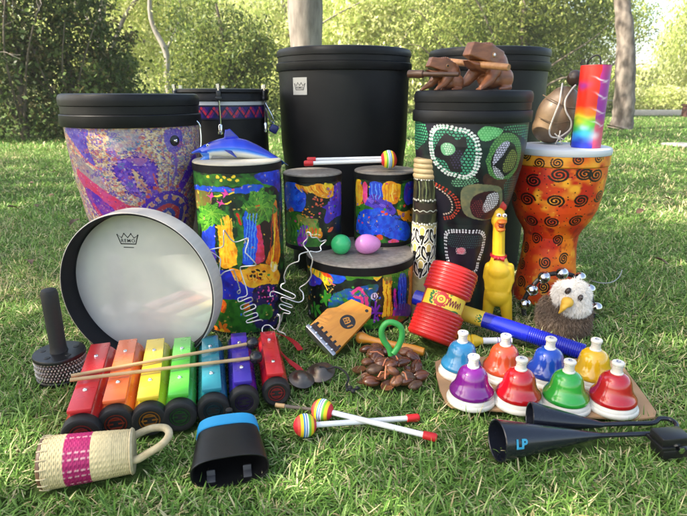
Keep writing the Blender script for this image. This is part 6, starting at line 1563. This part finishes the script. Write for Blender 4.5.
# ================================================================== trees
M_LEAF = attr_mat('leaves', .5, translucent=.45, spec=.3)
M_BARKG = pm('pale_grey_bark', (.28, .245, .21), .85, col2=(.14, .118, .10), scale=5, stretch=(3, 3, .8), bump=.8, bscale=16, detail=8)
M_BARKM = pm('mottled_bark', (.27, .225, .185), .85, col2=(.085, .065, .052), scale=7, stretch=(1.6, 1.6, .7), bump=.9, bscale=14, detail=9)
M_BARKD = pm('dark_bark', (.10, .08, .06), .9, col2=(.16, .13, .10), scale=6, stretch=(3, 3, 1), bump=.6, bscale=14)
M_BARKW = pm('white_bark', (.36, .33, .28), .8, col2=(.24, .21, .18), scale=6, stretch=(2, 2, 1), bump=.4, bscale=14)
def leaves_mesh(clumps, size, pal, seed, aspect=.45, droop=.3, gain=1.0):
    """clumps: (cx,cy,cz, rx,ry,rz, n)"""
    g = np.random.default_rng(seed); PV = []; CV = []
    pal = np.array([lin(c) for c in pal]) * gain
    for (cx, cy, cz, rx, ry, rz, n) in clumps:
        ns = max(5, int(n / 55)); sub = g.normal(0, 1, (ns, 3)); sub /= np.linalg.norm(sub, axis=1)[:, None]; sub *= (.35 + .65 * g.random((ns, 1)) ** .5)
        sr = .20 + .16 * g.random(ns); tone = .65 + .7 * g.random(ns); pi = g.integers(0, len(pal), ns)
        i = g.integers(0, ns, n); loc = sub[i] + g.normal(0, 1, (n, 3)) * sr[i][:, None] * .62
        p = loc * np.array([rx, ry, rz]) + np.array([cx, cy, cz]); ok = p[:, 2] > .03
        p = p[ok]; ii = i[ok]; k = len(p)
        d = g.normal(0, 1, (k, 3)); d[:, 2] -= droop * 2; d /= np.linalg.norm(d, axis=1)[:, None]
        s = np.cross(d, g.normal(0, 1, (k, 3))); s /= np.linalg.norm(s, axis=1)[:, None] + 1e-9
        L = size * (.6 + .8 * g.random((k, 1)))
        PV.append(np.stack([p, p + d * L * .5 + s * L * aspect * .5, p + d * L, p + d * L * .5 - s * L * aspect * .5], 1).reshape(-1, 3))
        mix = g.random(k) < .25; pj = np.where(mix, g.integers(0, len(pal), k), pi[ii])
        c = pal[pj] * tone[ii][:, None] * (.8 + .4 * g.random((k, 1))); CV.append(np.repeat(c, 4, 0))
    V = np.concatenate(PV); return fast_mesh('crown', V, np.arange(len(V)).reshape(-1, 4), np.concatenate(CV))
def tree(name, label, cat, loc, limbs, clumps, size, pal, bark, seed, group=None, aspect=.45, droop=.3, gain=1.0):
    """limbs: list of (points, radii) in local metres"""
    root = empty(name, label, cat, loc, group=group)
    for k, (pts, rad) in enumerate(limbs):
        q = cat_rom(pts, 6); rr = list(np.interp(np.linspace(0, 1, len(q)), np.linspace(0, 1, len(rad)), rad))
        g = np.random.default_rng(seed + k)
        m = MB().tube(q, [r * (1 + .05 * g.normal()) for r in rr], 14)
        m.build('trunk' if k == 0 else 'branch', bark, root, ang=80)
    if clumps: link_mesh('crown', leaves_mesh(clumps, size, pal, seed, aspect, droop, gain), M_LEAF, root)
    return root
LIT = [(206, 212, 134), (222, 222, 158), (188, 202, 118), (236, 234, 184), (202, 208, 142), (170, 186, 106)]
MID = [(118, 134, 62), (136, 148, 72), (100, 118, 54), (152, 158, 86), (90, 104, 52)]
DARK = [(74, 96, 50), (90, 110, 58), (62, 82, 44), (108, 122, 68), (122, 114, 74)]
def X(px, Y): return xat(px, Y, .3)

# left: dense dark evergreen shrubs
for i, (px, Y, h, w, n, lab) in enumerate([(-190, 8.4, 3.2, 1.6, 6000, 'dark evergreen bush beyond the left edge of the picture'), (-40, 7.6, 3.4, 1.4, 9000, 'tall dark evergreen bush at the left edge of the lawn'), (22, 7.5, 2.7, .95, 9500, 'dark evergreen bush with bare grey twigs left of the drums'), (72, 7.9, 2.2, .85, 8500, 'dark evergreen bush behind the tan and purple drum'), (112, 8.4, 1.5, .62, 5500, 'lowest dark evergreen bush ending the hedge on the left')]):
    cl = [(0, 0, h * .26, w, .7, h * .30, int(n * .45)), (-.2 * w, .1, h * .62, w * .85, .6, h * .34, int(n * .35)), (.3 * w, 0, h * .8, w * .6, .5, h * .25, int(n * .2))]
    tree('evergreen_bush', lab, 'bush', (X(px, Y), Y, 0), [([(0, 0, 0), (.05, 0, h * .4), (0, 0, h * .8)], [.06, .04, .015])] + [([(0, 0, .1), (.4 * w * math.cos(a), .4 * w * math.sin(a) - .1, h * .4), (.8 * w * math.cos(a), .4 * math.sin(a) - .1, h * .7)], [.02, .012, .005]) for a in (3.6, 4.4, 5.2, 5.9)], cl, .07, DARK, M_BARKD, 100 + i, 'dark evergreen bushes', .5, .2, 1.0)
# bare twigs
tw = []; g = np.random.default_rng(77)
def twig(p, d, L, r, lv):
    q = [p]; 
    for k in range(4): d = (d + Vector(g.normal(0, .16, 3)) + Vector((0, 0, -.03))).normalized(); q.append(q[-1] + d * L / 4)
    tw.append((q, [r, r * .5]))
    if lv > 0:
        for k in (1, 2, 3, 4):
            if g.random() < .85: twig(q[k], (d + Vector((g.normal(0, .8), g.normal(0, .4), g.normal(0, .6)))).normalized(), L * .55, r * .55, lv - 1)
tw.append(([(-.15, .1, 0), (-.2, .05, .8), (-.3, 0, 1.6), (-.35, 0, 2.4)], [.03, .02, .008]))
for k in range(5): twig(Vector((-.3 + .06 * k, -.1, .8 + .26 * k)), Vector((.55 + .2 * g.random(), -.25, .35 + .4 * g.normal())).normalized(), .75, .0085, 2)
tree('bare_shrub', 'bare pale twigs standing in front of the dark bushes', 'shrub', (X(0, 6.7), 6.7, 0), tw, None, 0, DARK, M_BARKG, 130)

# middle left: light trees with thin pale stems
tree('slender_tree', 'slender light green tree with a forked pale grey trunk', 'tree', (X(150, 13.5), 13.5, 0), [([(0, 0, 0), (-.5, -.9, 1.0), (-.62, -.9, 1.9), (-.3, -.8, 3.2), (-.5, .2, 5)], [.12, .10, .085, .06, .03]), ([(-.55, -.9, 1.2), (-.1, -.8, 2.2), (.5, -.6, 3.0), (.9, .2, 4.2)], [.05, .045, .035, .02]), ([(-.6, -.9, 1.8), (-1.2, -.7, 2.6), (-1.8, -.4, 3.4)], [.04, .03, .01])], [(-1.0, .2, 2.2, 1.5, .8, 1.1, 6500), (.7, .4, 2.0, 1.3, .8, 1.2, 5500), (-.2, .4, 3.6, 2.0, 1.3, 1.2, 4500), (-.4, .6, 5.4, 2.2, 1.8, 1.4, 1500), (-1.4, .8, .9, 1.3, .8, .9, 3800)], .10, LIT, M_BARKG, 140)
tree('slender_tree', 'slender tree with a single near white trunk leaning right', 'tree', (X(172, 12.5), 12.5, 0), [([(0, 0, 0), (-.05, 0, .9), (-.02, 0, 1.5), (-.28, 0, 2.2), (-.2, 0, 3.4), (-.5, 0, 4.6)], [.08, .07, .065, .05, .04, .02]), ([(-.04, 0, 1.5), (.3, .1, 2.2), (.4, .1, 3.2)], [.035, .03, .012])], [(0, .6, 3.4, 1.4, 1.0, 1.0, 3000), (.4, .7, 1.6, .9, .6, .8, 2200), (-.6, .7, 2.2, .8, .5, .7, 1600), (0, .5, 5.0, 1.7, 1.5, 1.1, 900)], .09, LIT, M_BARKW, 150)
tree('bushy_tree', 'mid green bushy tree behind the drum with zigzag trim', 'tree', (X(228, 10.5), 10.5, 0), [([(0, 0, 0), (.1, 0, .8), (-.1, 0, 2.2)], [.07, .05, .02]), ([(.08, 0, .6), (.5, .1, 1.3), (.7, .1, 1.6)], [.03, .02, .008])], [(-.25, 0, .75, .95, .7, .8, 5600), (.45, .1, .7, .75, .6, .75, 4400), (.1, .2, 1.5, .8, .6, .65, 3600), (-.6, .2, 2.0, .7, .5, .5, 1300), (.75, .2, 1.35, .4, .4, .4, 900)], .075, MID + DARK[:2], M_BARKD, 160)
# far rows of sunlit trees
far = [(-180, 23, 'far pale green tree beyond the left end of the back row'), (-60, 24, 'far pale green tree at the left end of the back row'), (60, 27, 'far pale green tree behind the dark bushes'), (150, 25, 'far pale tree behind the slender forked tree'), (235, 28, 'far pale tree behind the bushy tree'), (300, 23, 'far pale tree behind the grey trunk'), (372, 20, 'bright yellow green tree right of the grey trunk'), (432, 24, 'bright tree behind the carved frogs')]
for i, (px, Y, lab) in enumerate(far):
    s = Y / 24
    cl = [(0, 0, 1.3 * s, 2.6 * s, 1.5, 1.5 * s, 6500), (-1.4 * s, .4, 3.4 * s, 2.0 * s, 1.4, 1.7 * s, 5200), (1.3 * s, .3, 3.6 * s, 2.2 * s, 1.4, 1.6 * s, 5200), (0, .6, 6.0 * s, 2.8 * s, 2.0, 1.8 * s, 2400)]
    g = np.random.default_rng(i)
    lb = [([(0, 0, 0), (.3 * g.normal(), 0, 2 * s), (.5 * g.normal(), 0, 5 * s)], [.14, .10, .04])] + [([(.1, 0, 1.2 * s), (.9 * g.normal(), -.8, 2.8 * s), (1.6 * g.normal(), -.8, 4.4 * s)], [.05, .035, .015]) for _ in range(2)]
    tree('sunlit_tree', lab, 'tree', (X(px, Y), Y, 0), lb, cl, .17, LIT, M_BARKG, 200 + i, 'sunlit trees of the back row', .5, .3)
# right: olive trees with darker hearts
for i, (px, Y, h, pal, lab) in enumerate([(522, 15.5, 1.0, MID, 'olive green tree with dark open branches behind the back drum'), (468, 18, 1.1, LIT[:3] + MID, 'dense mid green tree left of the olive tree'), (578, 20, 1.0, LIT[:3] + MID[:2], 'light olive tree behind the tie dye tube')]):
    g = np.random.default_rng(40 + i)
    lb = [([(0, 0, 0), (.1, 0, 1.2), (-.2, 0, 2.6), (.1, 0, 5)], [.13, .10, .07, .03])] + [([(0, 0, .4 + .25 * k), (.8 * (-1) ** k, -.3, 1.0 + .25 * k), (1.6 * (-1) ** k, -.5, 1.5 + .4 * k + .3 * g.normal()), (2.1 * (-1) ** k, -.5, 1.6 + .5 * k)], [.045, .03, .018, .006]) for k in range(4)]
    cl = [(-.9, .2, 2.5 * h, 1.4, .9, 1.2 * h, 6000), (1.0, .2, 2.8 * h, 1.5, .9, 1.2 * h, 6000), (0, .3, 4.4 * h, 2.0, 1.4, 1.2 * h, 3400), (-.2, .9, 1.2 * h, 1.7, .6, 1.0, 5200), (0, .4, 6.2, 2.4, 2.0, 1.4, 1500)]
    tree('olive_tree', lab, 'tree', (X(px, Y), Y, 0), lb, cl, .12, pal, M_BARKD, 300 + i, None, .4, .3)
tree('weeping_tree', 'pale weeping tree at the right edge with hanging foliage', 'tree', (X(705, 22), 22, 0), [([(0, 0, 0), (.2, 0, 2.5), (0, 0, 6)], [.2, .15, .08]), ([(.1, 0, 1.5), (-.9, 0, 2.8), (-1.6, 0, 3.4)], [.06, .04, .015])], [(-.5, 0, 2.4, 1.6, 1.2, 2.2, 8500), (1.9, .2, 2.4, 2.0, 1.2, 2.2, 8500), (.3, .3, 5.2, 2.4, 2.0, 1.6, 3500), (.4, .5, 1.0, 2.4, .8, 1.0, 4200)], .16, LIT, M_BARKG, 320, None, .35, .9)
tree('weeping_tree', 'pale weeping tree beyond the right edge filling the corner', 'tree', (X(770, 20), 20, 0), [([(0, 0, 0), (.2, 0, 2.5), (0, 0, 6)], [.2, .15, .08])], [(-.6, 0, 2.4, 2.0, 1.2, 2.4, 8000), (1.9, .2, 2.4, 2.0, 1.4, 2.2, 3000), (.3, .3, 5.0, 2.6, 2.0, 1.6, 3000)], .16, LIT, M_BARKG, 321, None, .35, .9)
for i, (px, Y, w, lab) in enumerate([(652, 19.6, 1.3, 'low yellow green shrub behind the pale kerb'), (700, 19.2, 1.4, 'low yellow green shrub at the right behind the brick pillar'), (600, 21.5, 1.2, 'low pale shrub left of the mottled trunk')]):
    tree('low_shrub', lab, 'shrub', (X(px, Y), Y, 0), [([(0, 0, 0), (.1, 0, .4), (0, 0, .7)], [.04, .03, .01])], [(0, 0, .42, w, .6, .45, 3200), (.5, .1, .55, w * .6, .5, .4, 1400)], .10, LIT, M_BARKD, 340 + i, 'low shrubs behind the kerb')
# far wood behind everything, reads as one mass
wl = []; g = np.random.default_rng(9)
for k in range(30):
    x = -30 + 2.05 * k; y = 33 + 3 * g.random(); lo = .40 if 13 < x < 20 else 1.0
    wl.append((x, y, 1.2 * lo, 2.4, 1.0, 1.5 * lo, 1500)); wl.append((x + g.normal(), y + .8, 4.0 * lo, 2.4, 1.2, 2.2 * lo, 1900))
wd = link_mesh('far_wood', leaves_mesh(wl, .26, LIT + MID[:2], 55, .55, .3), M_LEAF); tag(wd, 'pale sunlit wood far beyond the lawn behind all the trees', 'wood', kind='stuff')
# mottled trunk on the right
p = onz(621, 129, 0)
tree('mottled_tree', 'tall tree with a mottled grey brown trunk on the right lawn', 'tree', (p.x, p.y, 0), [([(-.02, 0, -.02), (0, 0, .12), (-.03, 0, .6), (-.15, 0, 1.5), (-.32, .1, 2.6), (-.4, .2, 5.2)], [.25, .20, .175, .15, .13, .10]), ([(-.33, .1, 3.3), (.9, .3, 4.4), (1.9, .3, 5.6)], [.09, .07, .03]), ([(-.33, .1, 3.6), (-.9, -.2, 4.6), (-1.8, -.4, 5.6)], [.09, .07, .03])], [(.2, 0, 6.3, 2.6, 2.2, 1.5, 3400), (2.0, .2, 5.7, 1.7, 1.5, 1.0, 1500), (-1.8, -.4, 5.8, 1.7, 1.5, 1.0, 1500)], .13, MID, M_BARKM, 400)
# grey trunk in the middle; its crown shades the instruments
p = onz(309, 140, 0); Yt = 7.2
tree('grey_tree', 'broad tree with a smooth pale grey trunk behind the big black drum', 'tree', (X(309, Yt), Yt, 0), [([(0, 0, -.02), (0, 0, .2), (-.01, 0, .9), (-.02, 0, 1.8), (.05, -.1, 3.2), (0, -.3, 5.0)], [.30, .25, .225, .215, .19, .12])] + [([(0, -.1, 3.0 + .15 * k), (1.4 * math.cos(a), 1.3 * math.sin(a) - .4, 4.6 + .1 * k), (3.0 * math.cos(a), 2.6 * math.sin(a) - .7, 6.0 + .15 * k)], [.10, .07, .03]) for k, a in enumerate((.2, 1.3, 2.5, 3.5, 4.4, 5.4))],
     [(0, -.6, 6.6, 3.0, 2.6, 1.3, SHADE_N), (2.4, -.9, 6.2, 2.0, 1.9, 1.1, int(SHADE_N * .35)), (-2.3, -.8, 6.2, 2.0, 1.9, 1.1, int(SHADE_N * .55)), (0, -2.4, 5.8, 2.2, 1.6, .9, int(SHADE_N * .5)), (1.6, -2.2, 5.9, 1.6, 1.3, .8, int(SHADE_N * .3)), (-1.6, -2.2, 5.9, 1.6, 1.3, .8, int(SHADE_N * .3))], .16, MID, M_BARKG, 410)

# shade tree left of the picture
tree('shade_tree', 'leafy shade tree just outside the left of the picture', 'tree', (-4.2, -.5, 0), [([(0, 0, -.02), (.05, 0, 1.2), (-.2, .1, 2.6), (-.5, .2, 4.2)], [.24, .19, .16, .10])] + [([(-.3, .1, 2.8), (-1 + 1.2 * math.cos(a), .3 + 1.2 * math.sin(a), 4.0), (-1.2 + 2.2 * math.cos(a), .4 + 2.2 * math.sin(a), 4.8)], [.08, .05, .02]) for a in (.4, 1.7, 2.9, 4.0, 5.2)],
     [(-1.3, .3, 5.0, 2.2, 2.2, 1.4, SHADE_N * 2), (-1.3, 2.0, 4.7, 1.7, 1.5, 1.1, SHADE_N), (-1.4, -1.4, 4.6, 1.9, 1.6, 1.2, SHADE_N), (-2.8, .8, 4.4, 1.2, 1.8, 1.1, SHADE_N), (.3, .6, 4.4, 1.0, 1.7, .9, int(SHADE_N * .8)), (-1.3, 3.2, 4.0, 1.3, .9, .8, SHADE_N // 3)], .15, MID, M_BARKG, 420)

tree('shade_tree', 'second leafy shade tree farther back outside the left of the picture', 'tree', (-6.2, 2.4, 0), [([(0, 0, -.02), (.05, 0, 1.4), (.2, .1, 3.0), (.3, .2, 4.6)], [.24, .19, .16, .10])] + [([(.2, .1, 3.0), (.3 + 1.3 * math.cos(a), .1 + 1.2 * math.sin(a), 4.4), (.5 + 2.8 * math.cos(a), .2 + 1.6 * math.sin(a), 5.2)], [.08, .05, .02]) for a in (.2, 1.5, 2.8, 3.6, 5.4)],
     [(-1.0, -.2, 5.2, 1.9, 1.3, .9, SHADE_N), (1.2, .1, 5.3, 1.9, 1.2, .9, SHADE_N), (3.2, -.2, 5.2, 1.5, 1.1, .8, int(SHADE_N * .7)), (-2.6, .6, 4.8, 1.2, 1.0, .8, SHADE_N // 2)], .15, MID, M_BARKG, 430)

# ---- warm air over the park
hz = MB().box(330, 240, 11.5, (0, 70, 4.75)).build('haze', [], smooth=False) if HAZE else None
if hz:
    mh_ = bpy.data.materials.new('haze_air'); mh_.use_nodes = True; nt = mh_.node_tree; nt.nodes.remove(nt.nodes['Principled BSDF'])
    pv = nt.nodes.new('ShaderNodeVolumePrincipled'); pv.inputs['Color'].default_value = (.97, .95, .86, 1); pv.inputs['Density'].default_value = HAZE; pv.inputs['Anisotropy'].default_value = .3
    nt.links.new(pv.outputs['Volume'], nt.nodes['Material Output'].inputs['Volume']); hz.data.materials.append(mh_); tag(hz, kind='stuff', label='thin pale summer haze over the whole park', cat='haze')

# ---- small things at the far right of the lawn
M_CONC = pm('pale_concrete', (.55, .50, .42), .8, col2=(.46, .42, .36), scale=8)
k0, k1_ = onz(632, 115.5, 0), onz(682, 115.5, 0)
kb = MB().box(k1_.x - k0.x + .2, .2, .17, (0, 0, .085), .02).build('low_wall', M_CONC); kb.location = ((k0.x + k1_.x) / 2, k0.y, 0); tag(kb, 'low pale concrete kerb wall across the far right lawn', 'low wall')
p = onz(686.5, 117, 0); bpil = MB().box(.28, .28, .30, (0, 0, .15), .015).box(.33, .33, .06, (0, 0, .33), .012).build('brick_pillar', pm('dark_red_brick', (.12, .05, .035), .8, col2=(.07, .035, .03), scale=12)); bpil.location = (p.x + .05, p.y, 0); tag(bpil, 'short dark red brick pillar at the end of the pale kerb', 'pillar')
p = onz(683, 148, 0); MBs = MB().box(.30, .36, .03, (0, 0, .015), .012).build('stone_slab', pm('grey_stone', (.36, .33, .30), .8, col2=(.28, .26, .24), scale=20)); MBs.location = (p.x, p.y, 0.02); MBs.rotation_euler = (0, 0, .2); tag(MBs, 'flat grey stone slab set in the lawn at the right edge', 'stone slab')
p = onz(609, 112, 0); bn = MB().box(1.1, .35, .06, (0, 0, .42), .01).box(.12, .3, .40, (-.42, 0, .20), .01).box(.12, .3, .40, (.42, 0, .20), .01).build('stone_bench', M_CONC); bn.location = (p.x, p.y, 0); tag(bn, 'pale stone bench partly behind the mottled trunk', 'bench')
